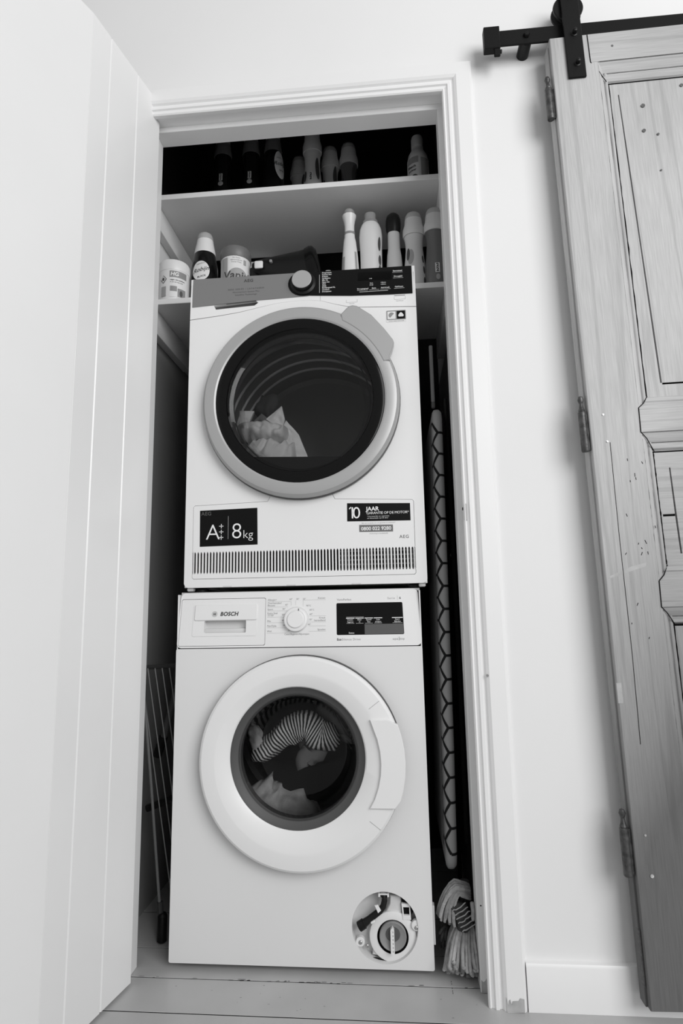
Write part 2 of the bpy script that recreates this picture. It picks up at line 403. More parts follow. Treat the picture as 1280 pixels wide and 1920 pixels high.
em = MB().plate(circ(.0925, .7915, .0068, 28), [circ(.0925, .7915, .0058, 28)], -.0046, -.0042)
em.plate(circ(.0925, .7915, .0044, 24), [], -.0044, -.0042)
em.apply(lean); obj('emblem', em, INKL, dr)
e2 = MB(); e2.box(.0898, .0906, -.0048, -.0044, .7880, .7950); e2.box(.0944, .0952, -.0048, -.0044, .7880, .7950); e2.box(.0898, .0952, -.0048, -.0044, .7909, .7921)
obj('emblem', e2.apply(lean), INK, dr)
# dial
dl = obj('program_dial', MB().latheY(.2965, .7755, [(.0285, .004), (.0285, -.012), (.0275, -.0145), (.0235, -.0155), (.0215, -.0145), (.0195, -.0185), (.0185, -.0195), (.0001, -.0195)], 56).apply(lean), PLAST, wmx)
obj('shadow_ring', MB().latheY(.2965, .7755, [(.0305, .0005), (.0305, -.0004), (.0280, -.0004), (.0280, .0005)], 48).apply(lean), PLAST2, dl)
obj('pointer_mark', MB().box(.3035, .3050, -.0165, -.0152, .7965, .8015).apply(lean), INK, dl)
# printed programme names
tx = MB()
L = [('Allergie+', .8215, None), ('Overhemden/', .8135, None), ('Blouses', .8080, None), ('Sport', .7985, None), ('Extra Snel', .7890, None), ("15'/30'", .7838, None), ('Mix', .7700, None), ('Fijn/Zijde', .7585, None), ('Wol', .7460, None)]
for s_, z_, _ in L: text(tx, s_, .2245, z_, .0062, -.0004, fn=lean3)
for s_, x_, z_ in (('60°', .2790, .8225), ('30°', .2955, .8225), ('20°', .3120, .8225), ('40°', .2680, .8090), ('30°', .2615, .7990), ('30°', .2605, .7850), ('40°', .2605, .7715), ('30°', .2635, .7595), ('30°', .2755, .7475),
                  ('90°C', .3205, .8060), ('60°C', .3285, .7960), ('60°', .3290, .7855), ('30°', .3280, .7725), ('40°', .3245, .7610)): text(tx, s_, x_, z_, .0058, -.0004, fn=lean3)
for s_, z_ in (('Katoen', .8240), ('Kreuk', .7765), ('herstellend', .7705), ('Spoelen', .7485)): text(tx, s_, .3680, z_, .0062, -.0004, 'RIGHT', fn=lean3)
text(tx, 'Centrifugeren/Afpompen', .2980, .7385, .0060, -.0004, 'CENTER', fn=lean3)
text(tx, 'VarioPerfect', .3965, .8185, .0070, -.0004, fn=lean3); text(tx, 'Serie', .5215, .8200, .0072, -.0004, spacing=1.25, fn=lean3)
text(tx, 'Silence Drive', .4075, .7240, .0072, -.0004, spacing=1.15, fn=lean3); text(tx, 'aqua', .5290, .7240, .0072, -.0004, fn=lean3); text(tx, 'stop', .5450, .7240, .0072, -.0004, fn=lean3)
obj('lettering', tx, INKG, wmx, flat=True)
t2 = MB(); text(t2, '6', .5505, .8200, .0078, -.0004, bold=.02, fn=lean3); text(t2, 'Eco', .3955, .7240, .0074, -.0004, bold=.03, fn=lean3)
t2.v += []; rect(t2, .5443, .5449, .7225, .7315, -.0004)
obj('lettering', t2.apply(lambda p: p), INK, wmx, flat=True)
ln = MB()
for z_ in (.8190, .8060, .7965, .7815, .7680, .7560, .7435): hline(ln, .2240, .2755 if z_ != .8190 else .2830, z_, -.0003, .0005)
for z_ in (.8215, .7830, .7685, .7590, .7465): hline(ln, .3130 if z_ > .82 else .3270, .3690, z_, -.0003, .0005)
vline(ln, .2832, .8090, .8190, -.0003, .0005); vline(ln, .2945, .8090, .8210, -.0003, .0005); vline(ln, .3130, .8060, .8215, -.0003, .0005)
vline(ln, .5462, .8180, .8290, -.0003, .0005)
obj('guide_line', ln.apply(lean), INKL, wmx, flat=True)
# display
ds = obj('display', MB().plate(rrect(.3955, .5570, .7370, .8120, .003, 3), [], .0002, .006).apply(lean), BLK, wmx)
obj('grey_field', MB().plate([(.4630, .7375), (.5565, .7375), (.5565, .7615), (.4630, .7615)], [], -.0002, .0004).apply(lean), DGREY, ds)
dw = MB()
for x0, x1 in ((.4185, .4390), (.4410, .4615), (.4635, .4840), (.4860, .5065), (.5300, .5560)):
    rect(dw, x0, x1, .7750, .7768, -.0003); rect(dw, x0+.001, x1-.001, .7635, .7639, -.0003)
rect(dw, .4190, .4615, .7785, .7789, -.0003)
dw.apply(lean)
for x_, a_, b_ in ((.4287, 'Centri-', 'fugeren'), (.4512, 'Klaar', 'in'), (.4737, 'Speed/', 'Eco'), (.4962, 'Low', 'strijken'), (.5430, 'Start/', 'Bijladen')):
    text(dw, a_, x_, .7705, .0050, -.0003, 'CENTER', fn=lean3); text(dw, b_, x_, .7655, .0050, -.0003, 'CENTER', fn=lean3)
text(dw, 'Status', .4310, .7395, .0056, -.0003, 'CENTER', fn=lean3)
obj('lettering', dw, INKW, ds, flat=True)
# porthole door
dring = MB().latheY(DC[0], DC[1], [(.2300, .0), (.2355, -.003), (.2362, -.026), (.2345, -.0335), (.2290, -.0375), (.2200, -.0385), (.1990, -.0400), (.1925, -.0398, -.004, .001), (.1605, -.0290, -.007, .007), (.1572, -.0260, -.007, .008), (.1572, -.004, -.007, .008)], 96)
wd = obj('porthole_door', dring, PLAST, wmx, ang=24)
obj('ring_edge', MB().latheY(DC[0], DC[1], [(.2375, .0005), (.2378, -.0040), (.2372, -.0215), (.2300, -.0215), (.2300, .0005)], 96), BLKP, wd, 'dark outer edge of the door ring')  # black band round the outer side of the ring
obj('inner_rim', MB().latheY(DC[0]-.007, DC[1]+.008, [(.1574, -.0250), (.1540, -.0215), (.143, -.0150), (.136, -.012), (.136, .01)], 72), RUBB, wd, 'dark grey rim round the porthole glass')
gl = [(.1400, -.0150), (.1340, -.0145), (.1270, .010), (.1200, .045), (.1080, .066), (.0850, .074), (.0400, .077), (.0001, .078)]
obj('porthole_glass', MB().latheY(DC[0]-.007, DC[1]+.008, gl, 72), GLASSW, wd, 'clear bulging porthole glass')
hp = [(.4715, .5490), (.5110, .5490)]+[(DC[0]+.2405*cos(a), DC[1]+.2405*sin(a)) for a in [radians(q) for q in (20, 14, 7, 0, -7, -14, -19)]]+[(.5225, .3600), (.4665, .3600)]+[(DC[0]+.1855*cos(a), DC[1]+.1855*sin(a)) for a in [radians(q) for q in (-24, -16, -8, 0, 8, 16, 24)]]
obj('door_handle', MB().prism(hp, -.0455, -.030, .0012), PLAST, wd, 'broad white pull handle on the right of the porthole door')
sm = MB()
sm = None
for a in (36, -38):
    sm = MB(); c_, s_ = cos(radians(a)), sin(radians(a)); n_ = Vector((-s_, 0, c_))*.0004
    p0 = Vector((DC[0]+.199*c_, -.0403, DC[1]+.199*s_)); p1 = Vector((DC[0]+.229*c_, -.0380, DC[1]+.229*s_)); sm.add([p0-n_, p1-n_, p1+n_, p0+n_], [(0, 1, 2, 3)]); obj('seam', sm, MGREY, wd, flat=True)
# gasket and drum
obj('gasket', MB().latheY(DC[0]-.007, DC[1]+.008, [(.152, .004), (.160, .02), (.150, .045), (.158, .06), (.165, .07)], 64), RUBB, wmx)
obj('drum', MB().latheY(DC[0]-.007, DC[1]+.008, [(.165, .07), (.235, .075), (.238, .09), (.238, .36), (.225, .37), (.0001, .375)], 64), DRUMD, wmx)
for k in range(3):
    a = radians(90+120*k+20); c_, s_ = cos(a), sin(a); t_ = Vector((-s_, 0, c_)); o_ = Vector((DC[0]-.007, 0, DC[1]+.008)); r_ = Vector((c_, 0, s_))
    sec = []
    for yy in (.10, .35): sec.append([o_+r_*.237+t_*.025+Vector((0, yy, 0)), o_+r_*.19+t_*.008+Vector((0, yy, 0)), o_+r_*.19-t_*.008+Vector((0, yy, 0)), o_+r_*.237-t_*.025+Vector((0, yy, 0))])
    obj('drum_paddle', MB().rings(sec), RUBB, wmx)
# filter service opening: picture crop units -> metres
def fc(cx, cy, y_=0): return (FC[0]+(10+0+cx-650)*.125*.001186*1.0, y_, FC[1]-(cy-648)*.125*.00108)
fr = obj('filter_recess', MB().latheY(FC[0], FC[1], [(.0735, .001), (.0725, .006), (.0725, .030), (.0001, .030)], 56), PLAST2, wmx)
def fpoly(pts, y0, y1, ch=0): return MB().prism([(fc(a, b)[0], fc(a, b)[2]) for a, b in pts], y0, y1, ch)
obj('filter_housing', fpoly([(890, 210), (905, 560), (960, 600), (1050, 700), (1150, 735), (1100, 860), (1000, 980), (870, 1140), (850, 1170), (440, 1110), (455, 1010), (400, 900), (395, 760), (440, 660), (520, 560), (640, 500), (720, 330), (730, 210)], .014, .030, .002), PLAST2, fr)
obj('filter_collar', MB().latheY(fc(755, 815)[0], fc(755, 815)[2], [(.052, .014), (.0515, .010), (.046, .0085), (.035, .009), (.0345, .013)], 48), PLAST, fr)
obj('filter_hole', MB().latheY(fc(755, 815)[0], fc(755, 815)[2], [(.0345, .0088), (.0345, .0130), (.0001, .0130)], 48), GAP, fr)
fk = obj('filter_cap', MB().latheY(fc(757, 790)[0], fc(757, 790)[2], [(.0295, .012), (.0300, .003), (.0285, .001), (.0265, .002), (.0165, .0055), (.0001, .0060)], 48), MGREY, fr, 'grey round pump filter cap with a pale grip bar')
obj('cap_centre', MB().latheY(fc(757, 760)[0], fc(757, 760)[2], [(.0160, .0055), (.0150, .0035), (.0001, .0035)], 40), DGREY, fk)
x_, _, z_ = fc(750, 830)
gb = MB().plate([(x_-.0042, z_-.0258), (x_+.0042, z_-.0258), (x_+.0042, z_+.0225), (x_, z_+.0275), (x_-.0042, z_+.0225)], [rrect(x_-.0024, x_+.0024, z_-.0225+.0078*k, z_-.0185+.0078*k, .0005, 1) for k in range(6)], -.006, .004)
gb.box(x_-.003, x_+.003, -.003, .003, z_-.0245, z_+.0225)
obj('grip_bar', gb, PLAST, fk)
hz = [fc(640, 180, .010), fc(645, 260, .006), fc(625, 340, .005), fc(570, 410, .004), fc(490, 470, .003), fc(400, 540, .002), fc(320, 600, .001), fc(265, 640, .001)]
ho = obj('drain_hose', MB().tube(hz, [.0066, .0068, .0070, .0072, .0072, .0076, .0096, .0096], 14), BLKP, fr)
obj('hose_plug', MB().tube([fc(330, 592, .001), fc(255, 645, .001)], .0108, 16), BLKP, ho)
obj('hose_clip', MB().prism([(fc(a, b)[0], fc(a, b)[2]) for a, b in ((495, 300), (545, 290), (590, 375), (545, 415))], -.006, -.002, .0008), PLAST, fr)
obj('hose_clip', MB().prism([(fc(a, b)[0], fc(a, b)[2]) for a, b in ((430, 550), (485, 515), (500, 545), (440, 580))], -.007, .0, .0008), PLAST, fr)
obj('hose_clip', MB().plate([(fc(a, b)[0], fc(a, b)[2]) for a, b in ((555, 140), (715, 140), (715, 185), (690, 185), (690, 155), (580, 155), (580, 185), (555, 185))], [], .0, .012), PLAST, fr)
obj('hose_socket', MB().latheY(fc(640, 165)[0], fc(640, 165)[2], [(.0085, .002), (.0085, .016), (.0001, .016)], 20), MGREY, fr)
hs = MB()
for q in (((905, 210), (1010, 300), (1005, 310), (912, 300)), ((922, 355), (1012, 355), (1015, 478), (930, 478)), ((1030, 330), (1085, 410), (1045, 495)), ((722, 465), (875, 465), (875, 505), (722, 505)), ((945, 560), (1035, 550), (1035, 590), (1000, 705), (975, 690), (965, 590))):
    hs.prism([(fc(a, b)[0], fc(a, b)[2]) for a, b in q], .0130, .0138)
obj('opening_slot', hs, GAP, fr)
obj('latch_frame', MB().plate([(fc(a, b)[0], fc(a, b)[2]) for a, b in ((898, 300), (1022, 310), (1036, 545), (915, 545))], [[(fc(a, b)[0], fc(a, b)[2]) for a, b in ((922, 355), (1012, 355), (1015, 478), (930, 478))]], .007, .0138), PLAST, fr)
for cx_, cy_, rr in ((265, 885, 72), (1112, 620, 80)):
    a_ = fc(cx_, cy_); k_ = rr*.125*.0011
    obj('screw_boss', MB().latheY(a_[0], a_[2], [(k_, .014), (k_, .004), (k_*.9, .003), (.0001, .003)], 28), PLAST, fr)
for cx_, cy_ in ((270, 885), (365, 960), (1110, 645)):
    a_ = fc(cx_, cy_); yy = .003 if cy_ != 960 else .010
    obj('screw', MB().latheY(a_[0], a_[2], [(.0042, yy), (.0040, yy-.002), (.0022, yy-.003), (.0001, yy-.0024)], 16), SCREW, fr)
obj('lower_slot', MB().plate([(fc(a, b)[0], fc(a, b)[2]) for a, b in ((440, 1140), (600, 1195), (700, 1205), (835, 1175), (835, 1155), (700, 1178), (600, 1168), (500, 1140))], [], .0120, .0128), GAP, fr)

# ------------------------------------------------------------------ laundry in the washing machine
def ribbon(pts, w_, th, n=22, seg=20, fold=.35, seed=0, uvs=1.0):
    """a crumpled sleeve of cloth: lumpy tube along pts with folds"""
    P = []
    for i in range(n+1):
        t = i/n*(len(pts)-1); k = min(int(t), len(pts)-2); f_ = t-k
        p0, p1, p2, p3 = [Vector(pts[max(0, min(len(pts)-1, k+d))]) for d in (-1, 0, 1, 2)]
        P.append(.5*((2*p1)+(p2-p0)*f_+(2*p0-5*p1+4*p2-p3)*f_*f_+(3*p1-p0-3*p2+p3)*f_**3))
    mb = MB(); R = []; mb.uv = []; seg = max(seg, 20)
    for i, p in enumerate(P):
        t = (P[min(i+1, n)]-P[max(i-1, 0)]).normalized(); nv = t.cross(Vector((0, 1, 0))).normalized(); b = Vector((0, 1, 0))
        ww = w_[min(int(i/n*(len(w_)-1)+.5), len(w_)-1)] if isinstance(w_, (list, tuple)) else w_
        end = min(1, .35+min(i, n-i)*.35)
        ring = []
        for k in range(seg):
            a = 2*pi*k/seg
            f_ = 1+fold*noise.noise(Vector((cos(a)*1.6+seed, sin(a)*1.6, i*.33)))
            ring.append(p+nv*(ww*end*cos(a)*f_)+b*(th*end*sin(a)*f_)); mb.uv.append((i/n*uvs, k/seg))
        R.append(ring)
    uv = mb.uv; mb.rings(R); mb.uv = uv
    return mb
yb = .115
def wpt(px, py, y_):  # porthole view pixels -> point on the plane y_
    d_ = (r2*((px-640)/F_PX)+u2*(-(py-960)/F_PX)+fw); k_ = (y_-CAM.y)/d_.y; return CAM+d_*k_
s1 = [wpt(472, 1425, .125), wpt(505, 1400, .118), wpt(540, 1372, .114), wpt(575, 1362, .112), wpt(605, 1378, .112), wpt(632, 1366, .118)]
tag(obj('striped_top', ribbon(s1, [.018, .026, .030, .034, .038, .030], .028, 30, 18, .4, 3, 6), STRIPE, base=(.30, .12, .5), ang=75), 'striped jersey twisted in an arch behind the washing machine porthole', 'laundry')
tag(obj('grey_garment', ribbon([wpt(560, 1380, .155), wpt(590, 1402, .125), wpt(572, 1425, .112), wpt(578, 1436, .11)], [.03, .034, .026, .006], .02, 16, 14, .3, 9), CLOTHG, base=(.32, .13, .48), ang=75), 'plain grey garment corner hanging below the striped jersey', 'laundry')
tag(obj('pale_sock', ribbon([wpt(468, 1358, .12), wpt(478, 1378, .115), wpt(484, 1398, .115), wpt(500, 1404, .12)], [.010, .018, .016, .010], .016, 16, 12, .5, 5), CLOTHM, base=(.2, .12, .52), ang=75), 'small pale cloth beside the left end of the striped jersey', 'laundry')
tag(obj('dark_garment', ribbon([wpt(590, 1352, .16), wpt(625, 1345, .15), wpt(655, 1365, .15), wpt(650, 1392, .15)], [.03, .045, .05, .03], .03, 16, 14, .4, 15), CLOTHG, base=(.36, .15, .52), ang=75), 'dark grey garment bunched at the right end of the striped jersey', 'laundry')
tag(obj('white_cloth', ribbon([wpt(468, 1480, .145), wpt(498, 1506, .135), wpt(535, 1522, .135), wpt(600, 1530, .16)], [.03, .056, .054, .034], .04, 24, 20, .5, 21), CLOTHM, base=(.25, .13, .40), ang=75), 'whitish wrung cloth lying low in the washing machine drum', 'laundry')

# ------------------------------------------------------------------ tumble dryer
td = thing('tumble_dryer', 'white tumble dryer with a silver door ring stacked on top of the washing machine', 'tumble dryer', (.315, .30, .848))
DX0, DX1, DZ0 = .0155, .6165, .857
EC = (.3140, 1.3220)
bump = [(.6165, 1.5690), (.560, 1.5720), (.470, 1.5765), (.440, 1.5800), (.405, 1.5895), (.370, 1.6010), (.335, 1.6055), (.290, 1.6055), (.250, 1.6020), (.205, 1.5935), (.150, 1.5825), (.100, 1.5760), (.0155, 1.5680)]
front = [(DX0+.010, DZ0), (DX1-.010, DZ0), (DX1-.003, DZ0+.003), (DX1, DZ0+.010)]+[(x_, z_-.0012) for x_, z_ in bump]+[(DX0, DZ0+.010), (DX0+.003, DZ0+.003)]
flap = [(.040, .8785), (.586, .8785), (.5895, .882), (.5900, 1.0575), (.5865, 1.0610), (.396, 1.0690), (.388, 1.085), (.236, 1.085), (.227, 1.0680), (.040, 1.0625), (.0365, 1.0590), (.0365, .882)]
db = MB().plate(front, [circ(EC[0], EC[1], .205, 80), inset(flap, -.0009)], 0, .006)
db.box(DX0, DX0+.003, .006, .60, DZ0, 1.672); db.box(DX1-.003, DX1, .006, .60, DZ0, 1.672)
db.box(DX0, DX1, .597, .60, DZ0, 1.672); db.box(DX0, DX1, .02, .60, 1.668, 1.674); db.box(DX0+.003, DX1-.003, .006, .597, DZ0, DZ0+.003)
obj('cabinet', db, ENAM, td, ang=25)
for fx in (.045, .587):
    for fy in (.05, .54): obj('foot', MB().latheZ(fx, fy, [(.019, .8475), (.019, .853), (.012, .858)], 14), BLKP, td)
for fx in (DX0+.012, DX1-.012): obj('corner_foot', MB().box(fx-.008, fx+.008, .012, .03, .8485, .857, .002, 1), PLAST2, td)
cl = MB()
for fx in (.126, .285, .445): obj('base_clip', MB().box(fx-.012, fx+.012, -.0006, .004, .857, .8605, .001, 1), PLAST2, td)
# vent cover with real louvre slats
vz0, vz1 = .8900, .9455
vc = obj('vent_cover', MB().plate(flap, [[(.0385, vz0), (.5875, vz0), (.5875, vz1), (.0385, vz1)]], -.0006, .006), ENAM, td, ang=25)
NS = 69; pitch = (.5875-.0385)/(NS-1+1)
def slat_mb():
    hw, e = pitch*.22, .0035; top = []
    pr = [(pitch*.52, 0), (pitch*.36, e*.35), (hw+.0006, e*.75), (hw, e*1.3)]
    H = vz1-vz0
    R = [(a, b) for a, b in pr]+[(a, H-b) for a, b in pr[::-1]]; Lf = [(-a, b) for a, b in R[::-1]]
    return MB().plate(R+Lf, [], -.0006, .004)
sl0 = None
for k in range(NS+1):
    x_ = .0385+pitch*k
    if sl0 is None:
        sl0 = obj('vent_slat', slat_mb(), ENAM, None, local=True); sl0.parent = vc; o = sl0
    else:
        o = sl0.copy(); COL.objects.link(o); o.parent = vc
    o.location = Vector((x_, 0, vz0))-wloc(vc)
obj('vent_recess', MB().box(.030, .596, .020, .022, .875, 1.0), GAP, vc)
fin = MB()
for k in range(5): fin.box(.405, .588, .0085, .012, .893+k*.011, .8965+k*.011)
for k in range(26): fin.box(.408+k*.007, .4095+k*.007, .010, .013, .888, .948)
obj('condenser_fins', fin, MGREY, vc)
# control fascia (leaning back)
QZ0, QZ1 = 1.5700, 1.6880
def dl_(p):
    k = max(0, (p.z-QZ0)/(QZ1-QZ0)); s = (p.x-.316)/.30
    return Vector((p.x-(.006*k if s < -.9 else 0), p.y+.010*k, p.z))
def dl3(x, y_, z): return tuple(dl_(Vector((x, y_, z))))
pan = bump[::-1]+[(DX1, 1.6900), (DX0+.004, 1.6900)]
pan = [(x_, z_+.0008 if i < len(bump) else z_) for i, (x_, z_) in enumerate(pan)]
rec = [(.0790, 1.6075), (.1925, 1.6155), (.2000, 1.6080), (.1900, 1.6000), (.0850, 1.5945)]
dp = MB().plate(pan, [rec], 0, .014); dp.box(DX0+.004, DX1-.003, .014, .03, 1.585, 1.686)
obj('control_panel', dp.apply(dl_), PLAST, td, ang=25)
tank = obj('water_tank_front', MB().plate([(.0225, 1.6050), (.0260, 1.6893), (.3400, 1.6893), (.3400, 1.6190), (.3300, 1.6180), (.200, 1.6145)], [], -.0022, .003).apply(dl_), FASC, td, 'silver water tank front with printed lines')
obj('grip_recess', MB().plate(inset(rec, -.001), [], .012, .0135).apply(dl_), DGREY, tank)
blk = [(.3665, 1.6170), (.45, 1.6110), (.55, 1.6080), (.6085, 1.6075), (.6085, 1.6885), (.3190, 1.6890)]+[(.3200+.0400*cos(a), 1.6560+.0375*sin(a)) for a in [radians(q) for q in (112, 128, 144, 160, 176, 192, 208, 224, 240, 256, 272)]]+[(.340, 1.6190)]
fp = obj('display_panel', MB().plate(blk, [], -.0027, .003).apply(dl_), BLK, td, 'glossy black display panel with white print')
obj('seam', MB().box(.3661, .3667, -.0006, .0004, 1.6030, 1.6170).apply(dl_), INKG, td)
dd2 = obj('program_dial', MB().latheY(.3205, 1.6565, [(.0345, -.002), (.0340, -.0045), (.0300, -.0060), (.0275, -.007), (.0268, -.0185), (.0255, -.0200), (.0001, -.0200)], 56).apply(dl_), BLKP, td, 'round dial with a silver cap')
obj('dial_cap', MB().latheY(.3195, 1.6580, [(.0262, -.0195), (.0262, -.0215), (.0248, -.0226), (.0001, -.0226)], 56).apply(dl_), SILV, dd2)
a1 = MB(); text(a1, 'AEG', .1600, 1.6712, .0125, -.0025, 'LEFT', bold=.03, spacing=1.12, fn=dl3); obj('lettering', a1, INK, tank, flat=True)
a2 = MB(); text(a2, '8000 SERIES / LAVATHERM', .1660, 1.6485, .0066, -.0025, 'CENTER', spacing=1.3, fn=dl3); text(a2, 'AbsoluteCare System Plus', .1660, 1.6400, .0062, -.0025, 'CENTER', spacing=1.1, shear=.1, fn=dl3); text(a2, 'SensiDry Technology', .1660, 1.6315, .0062, -.0025, 'CENTER', spacing=1.1, shear=.1, fn=dl3)
obj('lettering', a2, INKDIM, tank, flat=True)
a3 = MB()
for k, s_ in enumerate(['Programma', 'Katoen Eco', 'Katoen', 'Synthetica', 'Mix XL', 'Fijne was', 'Wol', 'Zijde', 'Beddengoed XL', 'Outdoor', 'Donsjassen']): text(a3, s_, .3715, 1.6822-k*.00565, .0054, -.0028, bold=.015, fn=dl3)
for s_, x_, z_ in (('Startuitstel', .5715, 1.6745), ('Droogtijd', .5725, 1.6580), ('Opfrissen', .5740, 1.6270)): text(a3, s_, x_, z_, .0056, -.0028, 'CENTER', bold=.01, fn=dl3)
for s_, x_ in (('Droogtegraad', .4790), ('Extra', .5085), ('Anti-kreuk', .5380)): text(a3, s_, x_, 1.6270, .0052, -.0028, 'CENTER', bold=.01, fn=dl3)
for s_, x_, z_ in (('1:40', .5000, 1.6560), ('Kast', .5020, 1.6425), ('Strijk', .5020, 1.6370), ('+30min', .5330, 1.6425), ('+60min', .5330, 1.6370)): text(a3, s_, x_, z_, .0046, -.0028, 'CENTER', fn=dl3)
g_ = MB()
for x0, x1, z_ in ((.558, .585, 1.6715), (.559, .586, 1.6548), (.561, .588, 1.6238), (.464, .493, 1.6240), (.496, .522, 1.6240), (.525, .552, 1.6240)): hline(g_, x0, x1, z_, -.0028, .0005)
hline(g_, .470, .545, 1.6195, -.0028, .0009); vline(g_, .3645, 1.6240, 1.6790, -.0028, .0007)
a3.add(*(lambda q: (q.v, q.f))(g_.apply(dl_)))
obj('lettering', a3, INKW, fp, flat=True)
obj('screen', MB().plate([(.466, 1.6525), (.556, 1.6500), (.556, 1.6760), (.466, 1.6785)], [], -.0027, -.0022).apply(dl_), M('screen_glass', .010, .15, 0, .15), fp)
bt = MB()
for x0, x1 in ((.435, .4635), (.5605, .589)):
    z_ = 1.6000 if x0 < .5 else 1.6005
    hline(bt, x0, x1, z_-.008, -.0002, .0006); vline(bt, x0, z_-.008, z_, -.0002, .0006); vline(bt, x1, z_-.008, z_, -.0002, .0006)
rect(bt, .5605, .589, 1.6025, 1.6050, -.0002)
bt.apply(dl_); text(bt, 'Aan/Uit', .4495, 1.5870, .0042, -.0002, 'CENTER', fn=dl3); text(bt, 'Start/Pauze', .5745, 1.5870, .0042, -.0002, 'CENTER', fn=dl3)
obj('lettering', bt, INKG, td, flat=True)
# energy label
el = obj('sticker', MB().prism(rrect(.538, .590, 1.5290, 1.5620, .002, 2), -.0006, .0004), LBL, td)
e_ = MB().plate(rrect(.539, .589, 1.5350, 1.5610, .002, 2), [rrect(.5415, .5625, 1.5375, 1.5585, .001, 2)], -.0009, -.0005); obj('sticker_frame', e_, MGREY, el)
obj('sticker_cell', MB().plate(rrect(.5655, .5868, 1.5372, 1.5588, .001, 2), [], -.0012, -.0008), BLK, el)
i_ = MB().plate(circ(.5520, 1.5480, .0075, 20, .6, 4.2), [], -.0011, -.0007); obj('sticker_mark', i_, MGREY, el)
i_ = MB().plate([(.5705, 1.5430), (.5820, 1.5430), (.5835, 1.5465), (.5800, 1.5520), (.5763, 1.5550), (.5725, 1.5520), (.5690, 1.5465)], [], -.0015, -.0011); obj('sticker_mark', i_, LBL, el)
x5 = MB(); text(x5, 'WOOL HAND WASH SAFE', .5640, 1.5305, .0033, -.0008, 'CENTER'); obj('lettering', x5, INK, el, flat=True)
# stickers on the vent cover
s1_ = obj('sticker', MB().plate([(.0545, .9585), (.2015, .9605), (.2005, 1.0530), (.0535, 1.0500)], [], -.0011, -.0005), M('black_sticker', .006, .5, 0, .1), td, 'black sticker reading A +++ 8 kg')
for s_, x_, z_, h_ in (('A', .0690, .9755, .0560), ('8', .1345, .9770, .0560), ('kg', .1635, .9770, .0300)): obj('lettering', text(MB(), s_, x_, z_, h_, -.0014, bold=-.012), INKW, s1_, flat=True)
for z_ in (.9805, .9945, 1.0090):
    q = rect(MB(), .1035, .1145, z_-.0008, z_+.0008, -.0014); rect(q, .1082, .1098, z_-.0055, z_+.0055, -.0014); obj('plus_sign', q, INKW, s1_, flat=True)
obj('divider_line', rect(MB(), .1262, .1270, .9760, 1.0340, -.0014), INKL, s1_, flat=True)
q = MB(); text(q, 'AEG', .0570, 1.0375, .0130, -.0014, bold=.02, spacing=1.1); obj('lettering', q, INKDIM, s1_, flat=True)
s2_ = obj('sticker', MB().plate([(.4260, 1.0115), (.5815, 1.0095), (.5815, 1.0525), (.4265, 1.0570)], [], -.0011, -.0005), M('black_sticker_2', .007, .5, 0, .1), td, 'black sticker reading 10 JAAR GARANTIE OP DE MOTOR')
for s_, x_, z_, h_, b_ in (('1', .4290, 1.0185, .0410, -.002), ('0', .4392, 1.0185, .0410, -.002), ('JAAR', .4735, 1.0365, .0142, .025), ('GARANTIE OP DE MOTOR*', .4735, 1.0275, .0091, 0)): obj('lettering', text(MB(), s_, x_, z_, h_, -.0014, bold=b_, spacing=.92 if h_ < .01 else 1), INKW, s2_, flat=True)
q = MB()
text(q, '*Voorwaarden en registratie', .4755, 1.0210, .0042, -.0014, spacing=1.1); text(q, 'zie binnenzijde van de deur', .4755, 1.0165, .0042, -.0014, spacing=1.1)
obj('lettering', q, INKW, s2_, flat=True)
obj('lettering', MB().add([(.4362, -.0014, 1.0445), (.4362, -.0014, 1.0482), (.4312, -.0014, 1.0440), (.4312, -.0014, 1.0408)], [(0, 1, 2, 3)]), INKW, s2_, flat=True)
s3_ = obj('sticker', MB().plate([(.4555, .9845), (.5380, .9835), (.5380, 1.0005), (.4555, 1.0018)], [], -.0011, -.0005), M('grey_sticker', .14, .5), td, 'dark grey strip with a phone number')
q = MB(); text(q, '0800 022 9280', .4968, .9880, .0122, -.0014, 'CENTER', bold=.02); obj('lettering', q, INKW, s3_, flat=True)
q = MB(); text(q, 'Bel ons nu gratis om uw garantie te activeren*', .5030, 1.0045, .0044, -.0008, 'CENTER'); text(q, 'Activering is noodzakelijk', .5030, .9785, .0044, -.0008, 'CENTER'); obj('lettering', q, INKG, td, flat=True)
q = MB(); text(q, 'AEG', .5530, .9665, .0112, -.0008, bold=.005, spacing=1.15); obj('lettering', q, INK, td, flat=True)
# door
ER = [(.2450, -.001), (.2500, -.004), (.2512, -.018), (.2495, -.0270), (.2440, -.0330), (.2350, -.0355), (.2190, -.0350), (.2150, -.0330), (.2140, -.0280)]
edo = obj('porthole_door', MB().latheY(EC[0], EC[1], ER, 96), SILV, td, 'round silver door ring', ang=24)
obj('shadow_gap', MB().latheY(EC[0], EC[1], [(.2485, -.0125), (.2535, -.010), (.2535, -.002), (.24, -.002)], 80), DGREY, edo)
hd = [(.4225, 1.5410), (.4300, 1.5485), (.4360, 1.5550), (.4440, 1.5620), (.4530, 1.5640), (.4640, 1.5615), (.5000, 1.5350), (.5310, 1.4970), (.5530, 1.4650), (.5555, 1.4560), (.5490, 1.4350), (.5430, 1.4230), (.5440, 1.4100)]
arc = [(EC[0]+.2300*cos(a), EC[1]+.2300*sin(a)) for a in [radians(22+(61-22)*k/10) for k in range(11)]]
obj('door_handle', MB().prism(hd[::-1]+arc[::-1] if False else hd+arc, -.0372, -.012, .0025), SILV, edo, 'silver wing handle at the upper right of the dryer door')
